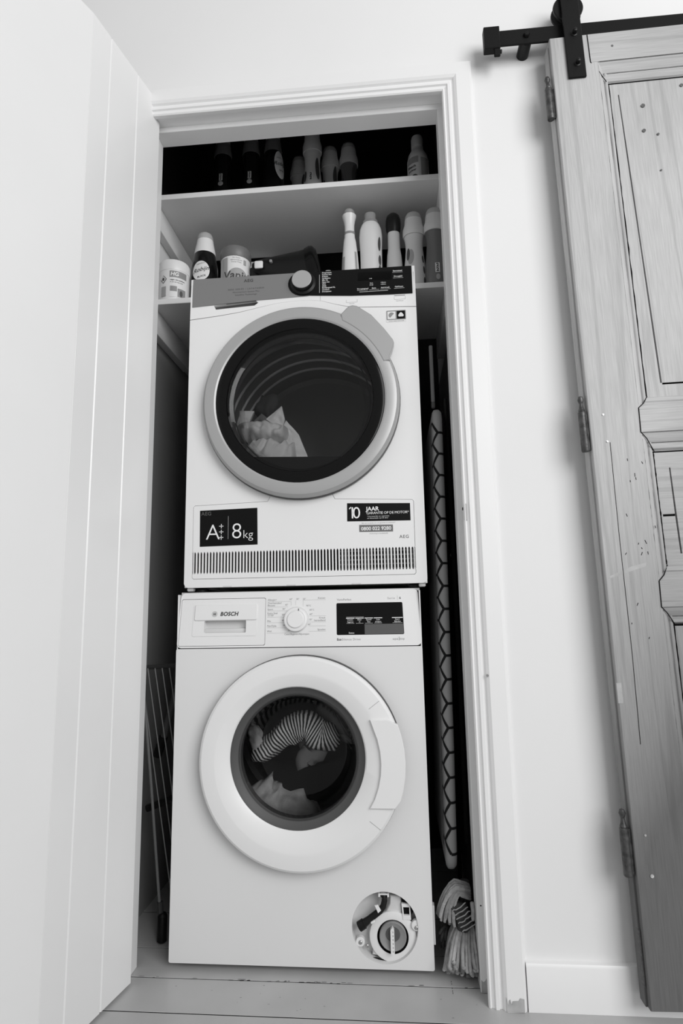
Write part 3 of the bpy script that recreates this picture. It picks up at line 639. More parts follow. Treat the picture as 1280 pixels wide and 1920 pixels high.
obj('bezel', MB().latheY(EC[0]-.001, EC[1]+.001, [(.2150, -.027), (.2145, -.0315), (.2110, -.0325), (.1880, -.0325), (.1860, -.030), (.1860, .0)], 96), BLK, edo, 'glossy black bezel round the dryer glass')
obj('porthole_glass', MB().latheY(EC[0]+.002, EC[1]+.000, [(.1870, -.0310), (.1700, -.0335), (.1300, -.0365), (.0800, -.0385), (.0001, -.0395)], 72), GLASSD, edo, 'dark tinted dryer glass')
obj('inner_bowl', MB().latheY(EC[0], EC[1], [(.186, -.010), (.176, -.006), (.170, .004), (.166, .03), (.160, .05)], 72), BOWL, edo)
obj('bowl_rim', MB().latheY(EC[0], EC[1], [(.1790, .003), (.1770, .001), (.1755, .003), (.1770, .006), (.1790, .003)], 72), DRUM, edo)
sill = [(EC[0]+.186*cos(a), EC[1]+.186*sin(a)) for a in [radians(q) for q in range(-132, -47, 5)]]
obj('sill', MB().prism(sill, -.004, .045), BLKP, edo)
obj('drum', MB().latheY(EC[0], EC[1], [(.190, .055), (.262, .06), (.265, .075), (.265, .50), (.25, .51), (.0001, .515)], 72), M('dryer_drum_steel', .34, .5, .2, .3), td)
for yy in (.13, .20, .27, .34, .41):
    obj('drum_rib', MB().latheY(EC[0], EC[1], [(.266, yy-.006), (.2600, yy-.002), (.2600, yy+.002), (.266, yy+.006)], 72), RIB, td)
# laundry in the dryer
def sheet(c, sx, sy, amp, seed, tilt=(0, 0, 0), n=26, freq=9, thick=.004):
    E_ = Matrix.Rotation(tilt[2], 3, 'Z') @ Matrix.Rotation(tilt[1], 3, 'Y') @ Matrix.Rotation(tilt[0], 3, 'X')
    vs = []
    for j in range(n+1):
        for i in range(n+1):
            u_, v_ = (i/n-.5)*sx, (j/n-.5)*sy
            h = amp*(noise.noise(Vector((u_*freq+seed, v_*freq*.5, seed)))+.5*sin((u_*1.3+v_*.6)*freq*2.2+seed)*.6)+.35*amp*noise.noise(Vector((u_*freq*3, v_*freq*3, seed*2)))
            vs.append(E_ @ Vector((u_, v_, h))+Vector(c))
    fs = [(j*(n+1)+i, j*(n+1)+i+1, (j+1)*(n+1)+i+1, (j+1)*(n+1)+i) for j in range(n) for i in range(n)]
    N = len(vs); up_ = E_ @ Vector((0, 0, thick)); vs2 = [v+up_ for v in vs]
    mb = MB().add(vs+vs2, fs+[tuple(k+N for k in f) for f in fs])
    b = [i for i in range(n+1)]; b2 = [(j+1)*(n+1)-1 for j in range(n+1)]; b3 = [n*(n+1)+i for i in range(n+1)]; b4 = [j*(n+1) for j in range(n+1)]
    for e in (b, b2, b3, b4): mb.f += [(p, q_, q_+N, p+N) for p, q_ in zip(e[:-1], e[1:])]
    return mb
def tri_cloth(pts, name, label, mat, base, seed, amp=.006):
    """folded flap of cloth: polygon of picture points on a leaning plane, with thickness and creases"""
    c = sum((Vector(p) for p in pts), Vector())/len(pts); n = 10; k_ = len(pts); vs = []; fs = []
    for j in range(n+1):
        t = j/n
        for s_ in range(k_*4):
            a = Vector(pts[s_//4]); b = Vector(pts[(s_//4+1) % k_]); e = a.lerp(b, (s_ % 4)/4)
            p = c.lerp(e, max(t, .02)); h = amp*noise.noise(p*28+Vector((seed, 0, 0)))+amp*.6*noise.noise(p*70+Vector((seed, 3, 0))); vs.append(p+Vector((0, h*1.8*(1 if t < 1 else .6), h*.4)))
    K = k_*4
    for j in range(n):
        for s_ in range(K): fs.append((j*K+s_, j*K+(s_+1) % K, (j+1)*K+(s_+1) % K, (j+1)*K+s_))
    N = len(vs); vs2 = [v+Vector((0, .012, 0)) for v in vs]
    mb = MB().add(vs+vs2, fs+[tuple(q_+N for q_ in f) for f in fs]); mb.f += [(n*K+s_, n*K+(s_+1) % K, n*K+(s_+1) % K+N, n*K+s_+N) for s_ in range(K)]
    return tag(obj(name, mb, mat, base=base, ang=75), label, 'laundry')
W = wpt
tri_cloth([W(577, 858, .12), W(560, 815, .13), W(536, 788, .14), W(530, 800, .13), W(542, 858, .12)], 'white_shirt', 'white shirt front sloping down on the right of the dryer laundry', CLOTHW, (.32, .11, 1.20), 1)
tri_cloth([W(498, 786, .12), W(528, 761, .12), W(533, 785, .12), W(528, 806, .12)], 'white_collar', 'white collar flap standing up at the top of the dryer laundry', CLOTHW, (.28, .12, 1.27), 4)
tri_cloth([W(449, 770, .13), W(476, 771, .14), W(463, 800, .12), W(448, 803, .12)], 'pale_towel', 'pale towel corner at the far left of the dryer laundry', CLOTHW, (.17, .13, 1.27), 8)
tri_cloth([W(470, 795, .15), W(490, 775, .15), W(524, 800, .14), W(520, 810, .13), W(475, 808, .14)], 'grey_shirt', 'grey shirt with dark print in the middle of the dryer laundry', CLOTHG, (.24, .14, 1.24), 12)
tag(obj('white_sheet', ribbon([W(450, 812, .125), W(478, 813, .12), W(510, 813, .12), W(540, 818, .125)], [.026, .026, .026, .022], .05, 30, 24, .35, 31), CLOTHW, base=(.23, .11, 1.22), ang=75), 'white folded sheet lying across the dryer laundry', 'laundry')
tag(obj('white_towel', ribbon([W(466, 852, .135), W(492, 862, .125), W(522, 866, .125), W(556, 868, .13)], [.044, .058, .062, .050], .055, 30, 24, .3, 41), CLOTHW, base=(.24, .1, 1.19), ang=75), 'white rolled towel at the bottom of the dryer laundry', 'laundry')
tag(obj('dark_shirt', ribbon([W(478, 772, .19), W(505, 768, .18), W(520, 772, .18)], [.02, .04, .03], .03, 14, 14, .3, 51), CLOTHD, base=(.26, .18, 1.28), ang=75), 'black garment behind the white collar flap in the dryer', 'laundry')

# ------------------------------------------------------------------ bottles and pots
def bottle_fns(cx, cy, prof):
    def rad(z):
        for (r0, z0, *_), (r1, z1, *_) in zip(prof[:-1], prof[1:]):
            if z0 <= z <= z1 and z1 > z0: return r0+(r1-r0)*(z-z0)/(z1-z0)
        return prof[-1][0] if z > prof[-1][1] else prof[0][0]
    return rad
def wrapper(cx, cy, rad, a0, lift=.0006, ky=1.0):
    def fn(x, y_, z):
        r = rad(z)+lift+(-y_)
        a = a0+x/max(.004, r); return (cx+r*sin(a), cy-r*ky*cos(a), z)
    return fn
def patch(kind, fn, x0, x1, z0, z1, nx=10, nz=8):
    mb = MB()
    if kind == 'rect':
        vs = [fn(x0+(x1-x0)*i/nx, 0, z0+(z1-z0)*j/nz) for j in range(nz+1) for i in range(nx+1)]
        return mb.add(vs, [(j*(nx+1)+i, j*(nx+1)+i+1, (j+1)*(nx+1)+i+1, (j+1)*(nx+1)+i) for j in range(nz) for i in range(nx)])
    cx, cz, a, b = (x0+x1)/2, (z0+z1)/2, (x1-x0)/2, (z1-z0)/2; n = 28; R = []
    for t in (.02, .35, .7, 1): R.append([fn(cx+a*t*cos(2*pi*k/n), 0, cz+b*t*sin(2*pi*k/n)) for k in range(n)])
    return mb.rings(R, True, False)
def bottle(name, label, cat, cx, cy, z0, prof, mat, caps, group=None, ky=1.0, n=30):
    """prof: (r, h) body; caps: (partname, [(r,h)], material, label)"""
    t = thing(name, label, cat, (cx, cy, z0), group)
    P = [(r, z0+h, r*ky) for r, h in prof]
    obj('body', MB().latheZ(cx, cy, P, n), mat, t, ang=40)
    for nm, pr, mt, lb in caps: obj(nm, MB().latheZ(cx, cy, [(r, z0+h, r*ky if r < .06 else r) for r, h in pr], n), mt, t, lb, ang=40)
    return t, bottle_fns(cx, cy, P)
Z1, Z2 = 1.7016, 2.0396
GL = 'cleaning bottles and pots on the lower closet shelf'
# pot at far left
t, rd = bottle('cleaning_paste_pot', 'white round pot with a dark band label at the left end of the shelf', 'pot', -.0985, .172, Z1, [(.040, 0), (.0435, .003), (.0445, .02), (.0455, .100), (.0455, .101)], BOTW, [('lid', [(.0462, .099), (.0468, .103), (.0468, .126), (.0440, .132), (.0001, .1335)], BOTW, None)], GL)
fn = wrapper(-.0985, .172, rd, .30)
obj('label', patch('rect', fn, -.010, .043, Z1+.012, Z1+.096), LBL, t)
fn2 = wrapper(-.0985, .172, rd, .30, .0010)
obj('label_band', patch('rect', fn2, -.010, .043, Z1+.074, Z1+.094), MGREY, t)
q = MB(); text(q, 'HG', -.008, Z1+.0785, .0165, 0, bold=.03, shear=.15, fn=wrapper(-.0985, .172, rd, .30, .0014)); obj('lettering', q, INKW, t, flat=True)
q = MB(); f3 = wrapper(-.0985, .172, rd, .30, .0013); text(q, 'tegen vlek-plekken', -.008, Z1+.064, .0058, 0, bold=.01, fn=f3); text(q, 'in en om het huis', -.008, Z1+.057, .0054, 0, fn=f3); obj('lettering', q, INK, t, flat=True)
q = patch('rect', fn2, -.008, .012, Z1+.030, Z1+.046); q.add(*(lambda g: (g.v, g.f))(patch('rect', fn2, .014, .040, Z1+.014, Z1+.040))); obj('label_picture', q, MGREY, t)
obj('label_picture', patch('ellipse', f3, .020, .030, Z1+.016, Z1+.034), LBLD, t)
fw2 = wrapper(-.0985, .172, rd, -.28, .0010)
obj('warning_label', patch('rect', fw2, -.010, .006, Z1+.014, Z1+.045), LBLG, t)
dm = MB(); c_ = (-.003, Z1+.068); dm.add([fw2(c_[0]+.011, 0, c_[1]), fw2(c_[0], 0, c_[1]+.013), fw2(c_[0]-.011, 0, c_[1]), fw2(c_[0], 0, c_[1]-.013)], [(0, 1, 2, 3)]); obj('warning_diamond', dm, INK, t, flat=True)
fw3 = wrapper(-.0985, .172, rd, -.28, .0014); dm = MB(); dm.add([fw3(c_[0]+.009, 0, c_[1]), fw3(c_[0], 0, c_[1]+.0108), fw3(c_[0]-.009, 0, c_[1]), fw3(c_[0], 0, c_[1]-.0108)], [(0, 1, 2, 3)]); obj('warning_diamond', dm, LBL, t, flat=True)
fw4 = wrapper(-.0985, .172, rd, -.28, .0018); obj('warning_mark', patch('ellipse', fw4, c_[0]-.004, c_[0]+.004, c_[1]-.005, c_[1]+.005), INK, t)
# dark detergent bottle
DKP = [(.040, 0), (.044, .006), (.0455, .03), (.0455, .085), (.0440, .120), (.0405, .155), (.0355, .185), (.0310, .205)]
DKC = [('collar', [(.0325, .200), (.0330, .206), (.0300, .222), (.0265, .240), (.0255, .248)], BOTW, 'white collar'), ('cap', [(.0255, .246), (.0250, .258), (.0215, .268), (.0120, .275), (.0001, .2765)], CAPC, 'translucent dome cap')]
def oval_label(t, cx, cy, rd, a0, z0, dz=.078, sub='ZWART', hw=.030, hh=.0365):
    obj('label', patch('ellipse', wrapper(cx, cy, rd, a0, .0008), -hw, hw, z0+dz-hh, z0+dz+hh), LBL, t, 'pale oval label')
    fn0 = wrapper(cx, cy, rd, a0, .0013)
    fn_ = lambda x, y_, z: fn0(x, y_, z+x*.28)
    q = MB(); text(q, 'Robijn', 0, z0+dz-.003, .0195, 0, 'CENTER', bold=.01, shear=.3, fn=fn_); text(q, sub, .004, z0+dz-.024, .0085, 0, 'CENTER', bold=.02, fn=fn_); text(q, 'PERFECT', 0, z0+dz+.022, .0058, 0, 'CENTER', spacing=1.2, fn=fn_)
    hline(q, 0, 0, 0, 0); obj('lettering', q, INK, t, flat=True)
t, rd = bottle('detergent_bottle', 'dark detergent bottle with a white collar, dome cap and pale oval label', 'bottle', -.0250, .236, Z1, [(r, h*1.02) for r, h in DKP], BOTD, [(a_, [(r, h*1.02) for r, h in p_], m_, l_) for a_, p_, m_, l_ in DKC], GL)
oval_label(t, -.0250, .236, rd, .02, Z1, .130, 'BLACK', .028, .034)
# tub with grey lid
t, rd = bottle('stain_remover_tub', 'white printed tub with a grey screw lid beside the dark detergent bottle', 'tub', .0825, .205, Z1, [(.042, 0), (.0445, .004), (.0450, .02), (.0450, .152), (.044, .154)], BOTW, [('lid', [(.0455, .151), (.0470, .153), (.0470, .180), (.0450, .186), (.0001, .187)], M('lid_grey', .15, .45), 'grey screw lid')], GL)
fn = wrapper(.0825, .205, rd, .22, .0010)
q = MB(); text(q, 'Vanish', .010, Z1+.076, .036, 0, 'CENTER', bold=.02, shear=.1, fn=fn); obj('lettering', q, INK, t, flat=True)
obj('label', patch('ellipse', wrapper(.0825, .205, rd, .22, .0007), -.026, .042, Z1+.050, Z1+.112), LBLG, t)
q = MB()
for k, s_ in enumerate(['Oxi Action', 'vlekverwijderaar', 'Crystal White']): text(q, s_, .004, Z1+.143-k*.007, .0055, 0, 'CENTER', fn=fn)
obj('lettering', q, INKG, t, flat=True)
obj('label_strip', patch('rect', wrapper(.0825, .205, rd, -.55, .0008), -.010, .012, Z1+.02, Z1+.146), LBLG, t)
obj('label_badge', patch('rect', fn, .027, .036, Z1+.126, Z1+.142), LBLG, t)
# hand vacuum lying on its side
hv = thing('handheld_vacuum', 'black handheld vacuum lying behind the dryer panel between tub and white bottles', 'vacuum', (.25, .205, Z1), GL)
VX, VY = .0, .205
secs = [(.138, .128, .016, .022), (.150, .128, .024, .028), (.175, .124, .034, .032), (.210, .118, .046, .036), (.245, .106, .064, .040), (.285, .097, .080, .044), (.318, .094, .090, .046)]
R = []
for x_, zc, rz, ry in secs: R.append([(x_+VX, VY+ry*.95*cos(2*pi*k/20), Z1+zc+rz*sin(2*pi*k/20)) for k in range(20)])
obj('body', MB().rings(R), BLKP, hv, ang=50)
R = []
for x_, rz in ((.308, .086), (.322, .094), (.332, .094), (.344, .082), (.349, .060)): R.append([(x_+VX-.012*sin(2*pi*k/24), VY+rz*.52*cos(2*pi*k/24), Z1+.0965+rz*sin(2*pi*k/24)) for k in range(24)])
obj('dust_cup', MB().rings(R), BLK, hv, 'glossy black dust cup', ang=50)
obj('handle', MB().tube([(.140, VY, Z1+.128), (.150, VY, Z1+.080), (.200, VY, Z1+.040), (.280, VY, Z1+.030)], [.014, .014, .016, .018], 14), BLKP, hv)
obj('tag', MB().box(.150, .176, VY-.040, VY-.034, Z1+.108, Z1+.132, .004, 2), LBL, hv, 'white tag on the vacuum')
obj('button', MB().latheY(.200, Z1+.128, [(.0045, VY-.030), (.0045, VY-.041), (.0001, VY-.042)], 14), MGREY, hv)
obj('charging_base', MB().box(.352, .372, VY+.06, VY+.11, Z1+.001, Z1+.150, .006, 2), PLAST2, hv)
# white spray bottle
t, rd = bottle('spray_bottle', 'slim white spray bottle with a flared head, leftmost bottle above the dryer display', 'bottle', .4365, .195, Z1, [(.026, 0), (.0275, .004), (.0270, .05), (.0260, .10), (.0230, .15), (.0190, .190), (.0160, .205), (.0158, .215)], BOTW, [('neck_ring', [(.0162, .213), (.0170, .216), (.0162, .222)], MGREY, None)], GL, .8)
sh = [(.0158, .0145, .220), (.0150, .014, .232), (.0155, .0145, .245), (.0185, .017, .262), (.0215, .021, .272), (.0220, .0215, .276)]
obj('spray_head', MB().rings([[(.4365+a*(1 if abs(cos(th)) < .7 else 1)*cos(th)*1.0, .195+b*sin(th), Z1+h) for th in [2*pi*k/4+pi/4 + d for k in range(4) for d in (-.5, 0, .5)]] for a, b, h in sh]), BOTW, t, ang=40)
obj('spray_cap', MB().latheZ(.4365, .195, [(.016, Z1+.276), (.0165, Z1+.290), (.014, Z1+.294), (.0001, Z1+.295)], 20), CAPG, t)
obj('label', patch('rect', wrapper(.4365, .195, rd, -.95, .0008, .8), -.009, .008, Z1+.02, Z1+.135), LBLG, t)
obj('label', patch('rect', wrapper(.4365, .195, rd, .75, .0008, .8), -.002, .006, Z1+.03, Z1+.15), LBLG, t)
# broad white bottle
t, rd = bottle('fabric_spray_bottle', 'broad white bottle with a ribbed grey cap between the spray bottle and the slim bottle', 'bottle', .5000, .195, Z1, [(.031, 0), (.0325, .005), (.0325, .12), (.0330, .16), (.0345, .190), (.0345, .205), (.0325, .225), (.0270, .240), (.0225, .246)], BOTW, [('neck_ring', [(.0225, .245), (.0235, .248), (.0225, .254), (.0185, .256)], MGREY, 'grey neck ring'), ('cap', [(.0172, .255), (.0172, .276), (.0160, .279), (.0001, .280)], CAPG, 'grey cap')], GL, .75)
for a0, z_, h_ in ((.85, .16, .03), (.9, .11, .022), (.88, .07, .03), (.88, .03, .02)): obj('label', patch('ellipse', wrapper(.5, .195, rd, a0, .0008, .75), -.006, .006, Z1+z_-h_/2, Z1+z_+h_), LBLD, t)
# slim bottle with dark cap
t, rd = bottle('slim_bottle', 'slim grey-white bottle with a black rounded cap, third bottle above the dryer display', 'bottle', .5690, .200, Z1, [(.022, 0), (.0235, .004), (.0235, .11), (.0215, .140), (.0185, .160), (.0180, .215)], BOTL, [('cap', [(.0195, .212), (.0218, .222), (.0230, .238), (.0225, .255), (.0190, .268), (.0110, .276), (.0001, .278)], BLKP, 'black rounded cap')], GL, .85)
# pale softener bottle
SOFT = [(.030, 0), (.0330, .005), (.0335, .05), (.0315, .085), (.0275, .120), (.0255, .145), (.0265, .165), (.0290, .182), (.0300, .195)]
SOFC = [('collar', [(.0322, .184), (.0328, .190), (.0325, .206), (.0275, .222), (.0258, .240)], BOTL, 'pale collar'), ('cap', [(.0252, .238), (.0245, .250), (.0200, .259), (.0100, .264), (.0001, .265)], CAPC, 'translucent dome cap')]
t, rd = bottle('softener_bottle', 'pale softener bottle with a leaf print and dome cap, behind the dryer panel corner', 'bottle', .6285, .185, Z1, SOFT, BOTL, SOFC, GL, .85)
obj('label_leaf', patch('ellipse', wrapper(.6285, .185, rd, -.45, .0008, .85), -.010, .010, Z1+.085, Z1+.135), LBLG, t)
obj('label_leaf', patch('ellipse', wrapper(.6285, .185, rd, -.75, .0012, .85), -.006, .006, Z1+.100, Z1+.140), LBLD, t)
obj('label_leaf', patch('ellipse', wrapper(.6285, .185, rd, -.50, .0010, .85), -.008, .006, Z1+.05, Z1+.075), LBLD, t)
for k in range(3): obj('label', patch('ellipse', wrapper(.6285, .185, rd, .85, .0008, .85), -.004, .004, Z1+.02+k*.035, Z1+.045+k*.035), LBLD, t)
# grey softener bottle
def num_label(t, cx, cy, rd, a0, z0, dz, ky=.85, s_=1.0):
    f0 = wrapper(cx, cy, rd, a0, .0008, ky); obj('label', patch('rect', f0, -.0065*s_, .0065*s_, z0+dz, z0+dz+.030*s_), LBL, t)
    f2 = wrapper(cx, cy, rd, a0, .0017, ky)
    q = MB(); text(q, '2', 0, z0+dz+.0170*s_, .0155*s_, 0, 'CENTER', bold=.05, fn=f2); text(q, '2', 0, z0+dz+.0030*s_, .0155*s_, 0, 'CENTER', bold=.05, fn=f2); qo = obj('lettering', q, INK, t, flat=True); qo['kind'] = 'stuff'
t, rd = bottle('softener_bottle', 'grey softener bottle with a small white number label at the right end of the shelf', 'bottle', .6895, .172, Z1, SOFT, BOTG, [('collar', SOFC[0][1], BOTL, 'pale collar'), SOFC[1]], GL, .85)
num_label(t, .6895, .172, rd, .02, Z1, .045)
obj('label_mark', patch('ellipse', wrapper(.6895, .172, rd, .05, .0010, .85), -.006, .006, Z1+.022, Z1+.040), LBLG, t)
# top shelf
GT = 'bottles on the top closet shelf'
for cx, cy, lab, a0, kind in ((.0290, .235, 'black detergent bottle with a white number label, leftmost on the top shelf', 0, 'num'), (.1215, .235, 'black detergent bottle with a white number label, second from left on top shelf', .02, 'num'), (.1930, .235, 'black detergent bottle whose pale oval label faces right, on the top shelf', .95, 'oval')):
    pr = [(r*(.70 if kind == 'num' else .78), h*1.06) for r, h in DKP]
    if kind == 'num': pr = [(.030, 0), (.032, .005), (.0325, .05), (.030, .09), (.0265, .125), (.0275, .16), (.0285, .19), (.0265, .212)]
    else: pr = [(.033, 0), (.035, .005), (.0355, .08), (.0345, .14), (.032, .18), (.027, .212)]
    t, rd = bottle('detergent_bottle', lab, 'bottle', cx, cy, Z2, pr, BOTD, [('collar', [(.0285, .205), (.0290, .214), (.0265, .232), (.0240, .250)], BOTG, 'dim grey collar'), ('cap', [(.0238, .248), (.0230, .262), (.0190, .276), (.0100, .283), (.0001, .284)], CAPG, 'dome cap')], GT, .85)
    if kind == 'num':
        num_label(t, cx, cy, rd, a0, Z2, .108, .85, .85); obj('label_mark', patch('ellipse', wrapper(cx, cy, rd, a0, .0010, .85), -.0085, .0085, Z2+.088, Z2+.106), LBLG, t)
    else: oval_label(t, cx, cy, rd, a0, Z2, .150, 'WOL', .022, .050)
for cx, cy, lab, mat, f_, lbl in ((.2650, .320, 'pale softener bottle standing low, left behind the tallest pale one, top shelf', BOTL, .93, None), (.3180, .255, 'tallest pale softener bottle, with a number label, mid top shelf', BOTL, 1.10, 'num'), (.3710, .300, 'pale softener bottle between the tallest pale one and the grey one, top shelf', BOTL, .97, None), (.4325, .300, 'mid-grey softener bottle with a pale collar, right of middle on the top shelf', BOTG, 1.0, None)):
    pr = [(r*.95, h*f_*1.05) for r, h in SOFT]; cc = [('collar', [(r*.95, h*f_*1.05) for r, h in SOFC[0][1]], BOTL, 'pale collar'), ('cap', [(r*.95, h*f_*1.05) for r, h in SOFC[1][1]], CAPC, 'dome cap')]
    t, rd = bottle('softener_bottle', lab, 'bottle', cx, cy, Z2, pr, mat, cc, GT, .85)
    if lbl: num_label(t, cx, cy, rd, -.1, Z2, .10, .85)
    obj('label_leaf', patch('ellipse', wrapper(cx, cy, rd, .75, .0008, .85), -.008, .008, Z2+.105, Z2+.185), LBLD, t)
    obj('label_leaf', patch('ellipse', wrapper(cx, cy, rd, -.85, .0008, .85), -.006, .006, Z2+.100, Z2+.140), LBLD, t)
t, rd = bottle('scouring_bottle', 'white round-shouldered bottle with a printed label alone at the right end of the top shelf', 'bottle', .6520, .215, Z2, [(.031, 0), (.0330, .004), (.0335, .09), (.0330, .118), (.0290, .138), (.0215, .152), (.0185, .160), (.0180, .168)], BOTW, [('cap', [(.0185, .166), (.0185, .196), (.0165, .204), (.0090, .2075), (.0001, .208)], BOTL, 'white screw cap')], GT)
f0 = wrapper(.652, .215, rd, -.55, .0008); obj('label', patch('rect', f0, -.022, .020, Z2+.01, Z2+.118), LBL, t)
f1 = wrapper(.652, .215, rd, -.55, .0012); obj('label_band', patch('rect', f1, -.020, .018, Z2+.094, Z2+.116), LBLG, t); obj('label_picture', patch('ellipse', f1, -.010, .018, Z2+.02, Z2+.056), LBLD, t)
q = MB(); f2 = wrapper(.652, .215, rd, -.55, .0015); text(q, 'Bleach', -.004, Z2+.080, .0110, 0, 'CENTER', bold=.03, fn=f2); text(q, 'power', -.002, Z2+.068, .0100, 0, 'CENTER', bold=.03, fn=f2); obj('lettering', q, INK, t, flat=True)
obj('label', patch('rect', wrapper(.652, .215, rd, .55, .0008), -.012, .013, Z2+.02, Z2+.112), LBLG, t)

# ------------------------------------------------------------------ ironing board standing on edge in the right-hand gap
ib = thing('ironing_board', 'folded ironing board with a hexagon print cover standing on edge right of the machines', 'ironing board', (.652, .20, .19))
def ibx(z): return .6615-.010*(1.31-z)/1.1-.010*max(0, (.5-z))
RB = .0135
R = []
for z_, k in ((.190, .25), (.196, .62), (.206, .9), (.222, 1), (.45, 1), (.70, 1), (.95, 1), (1.20, 1), (1.285, 1), (1.300, .88), (1.309, .6), (1.313, .2)):
    x_ = ibx(z_); yo = (1-k)*.03; ring = []
    for a in [pi/2+pi*i/14 for i in range(15)]: ring.append((x_+RB*k*sin(a)*-1 if False else x_+RB*k*cos(a-pi/2+pi)*1.0, .045+yo+.0135-.0135*sin(a-pi/2)*k, z_))
    ring += [(x_+RB*k, .40-yo, z_), (x_-RB*k, .40-yo, z_)]
    R.append(ring)
obj('board_cover', MB().rings(R), FAB, ib, 'grey cover printed with black hexagons', ang=50)
hx_ = MB()
def onnose(u_, z_, lift=.0007):
    a = u_/RB; x_ = ibx(z_)
    if abs(a) < pi/2: return Vector((x_+(RB+lift)*sin(a), .0585-(RB+lift)*cos(a), z_))
    s_ = 1 if a > 0 else -1; return Vector((x_+s_*(RB+lift), .0585+(abs(u_)-RB*pi/2), z_))
hh = .0560; sd = hh/sqrt(3)
def seg(p, q_, wd=.0030):
    d_ = Vector((q_[0]-p[0], q_[1]-p[1])); n_ = Vector((-d_.y, d_.x)).normalized()*wd; n = 8; a_ = []; b_ = []
    for i in range(n+1):
        u_ = p[0]+d_.x*i/n; v_ = p[1]+d_.y*i/n; a_.append(onnose(u_+n_.x, v_+n_.y)); b_.append(onnose(u_-n_.x, v_-n_.y))
    hx_.add(a_+b_, [(i, i+1, n+2+i, n+1+i) for i in range(n)])
for col in range(-2, 3):
    uo = col*1.5*sd+.0155
    for row in range(-1, 22):
        zc = .150+row*hh+(hh/2 if col % 2 else 0)
        P6 = [(uo+sd*cos(radians(60*k)), zc+sd*sin(radians(60*k))) for k in range(6)]
        for k in (0, 1, 2):
            if min(P6[k][1], P6[k+1][1]) > .212 and max(P6[k][1], P6[k+1][1]) < 1.296 and max(abs(P6[k][0]), abs(P6[k+1][0])) < .075: seg(P6[k], P6[k+1])
hxo = obj('hexagon_print', hx_, FABP, ib, flat=True)
obj('leg', MB().tube([(.690, .10, .24), (.692, .10, .6), (.690, .10, 1.35)], .006, 10), BLKP, ib)
obj('leg', MB().tube([(.690, .32, .001), (.692, .32, .6), (.690, .32, 1.35)], .006, 10), BLKP, ib)
obj('cross_bar', MB().tube([(.690, .10, .93), (.690, .32, .93)], .007, 10), RACKD, ib)
obj('edge_tail', MB().rings([[(ibx(1.3)+RB*cos(a), .06, z_) for a in (0, 1, 2)] for z_ in (1.29, 1.30)]), FAB, ib)
obj('iron_rest', MB().box(.6500, .6600, .075, .085, 1.335, 1.495, .003, 2), M('rest_grey', .20, .5), ib, 'grey upright bar of the iron rest')
obj('rest_tip', MB().box(.6500, .6605, .074, .086, 1.318, 1.337, .004, 2), DGREY, ib)
tag(obj('board_panel', MB().box(.7085, .7265, .03, .42, .0, 1.335, .002, 1), DGREY, base=(.717, .2, 0)), 'tall dark board standing against the right closet wall', 'board')

# ------------------------------------------------------------------ string mop at the bottom right
mp = thing('string_mop', 'grey string mop head slumped on the floor between washing machine and door casing', 'mop', (.655, .04, 0))
def strand(pts, r=.0042, seed=0, n=9):
    P = []
    for i in range(n+1):
        t = i/n*(len(pts)-1); k = min(int(t), len(pts)-2); f_ = t-k
        p0, p1, p2, p3 = [Vector(pts[max(0, min(len(pts)-1, k+d))]) for d in (-1, 0, 1, 2)]
        p = .5*((2*p1)+(p2-p0)*f_+(2*p0-5*p1+4*p2-p3)*f_*f_+(3*p1-p0-3*p2+p3)*f_**3)
        P.append(p+Vector((noise.noise(Vector((i*.6, seed, 0))), noise.noise(Vector((i*.6, seed, 5))), noise.noise(Vector((i*.6, seed, 9)))))*.0022)
    return MB().tube(P, [r*(.86 if i in (0,) else 1.0+.10*noise.noise(Vector((i*1.7, seed, 2)))) for i in range(n)]+[r*.75], 6)
def clampz(p): return Vector((min(p.x, .6855), p.y, max(p.z, .0048)))
rnd = random.Random(3)
root = Vector((.668, .045, .098))
k = 0
YM = [YARN, M('grey_mop_yarn_light', .38, .95, 0, .1, .8, 260, .18, 90), M('grey_mop_yarn_dark', .29, .95, 0, .1, .8, 260, .18, 90)]
for lay in range(4):                                # lower skirt of yarn, four layers deep, each a little longer than the one before it
    nn = (11, 10, 9, 8)[lay]
    for i in range(nn):
        f_ = (i+.5*(lay % 2))/(nn-1)
        yb_ = .046-.020*lay
        zt_ = (.004, .010, .022, .040)[lay]+rnd.uniform(-.003, .012)+.020*max(0, .45-f_)
        tip = Vector((.622+.064*f_+rnd.uniform(-.003, .003), yb_-.020+rnd.uniform(-.004, .004), zt_))
        st_ = Vector((.650+.034*f_, .050-.012*lay, .096+rnd.uniform(-.003, .003)))
        mid = st_.lerp(tip, .5)+Vector((-.002, -.006, .010*(1-f_)))
        hook = tip+Vector((rnd.uniform(-.006, .004), -.004, rnd.uniform(-.004, .002)))
        obj('yarn_strand', strand([clampz(p) for p in (st_, mid, tip, hook)], .0041+.0007*rnd.random(), k), YM[k % 3], mp); k += 1
for i in range(22):                                 # upper fan arching over to the left
    f_ = i/21; lay = (i*7 % 5)/4
    st_ = Vector((.684, .044-.02*lay, .148+.024*f_))
    top = Vector((.656-.010*f_, .036-.030*lay, .162+.020*f_))
    tip = Vector((.611+.034*(1-f_)+rnd.uniform(-.004, .004), .030-.030*lay, .098+.026*f_+rnd.uniform(-.010, .012)))
    obj('yarn_strand', strand([clampz(p) for p in (st_, top.lerp(st_, .5)+Vector((0, -.004, .004)), top, tip.lerp(top, .45)+Vector((-.005, -.004, .006)), tip)], .0041, k), YM[k % 3], mp); k += 1
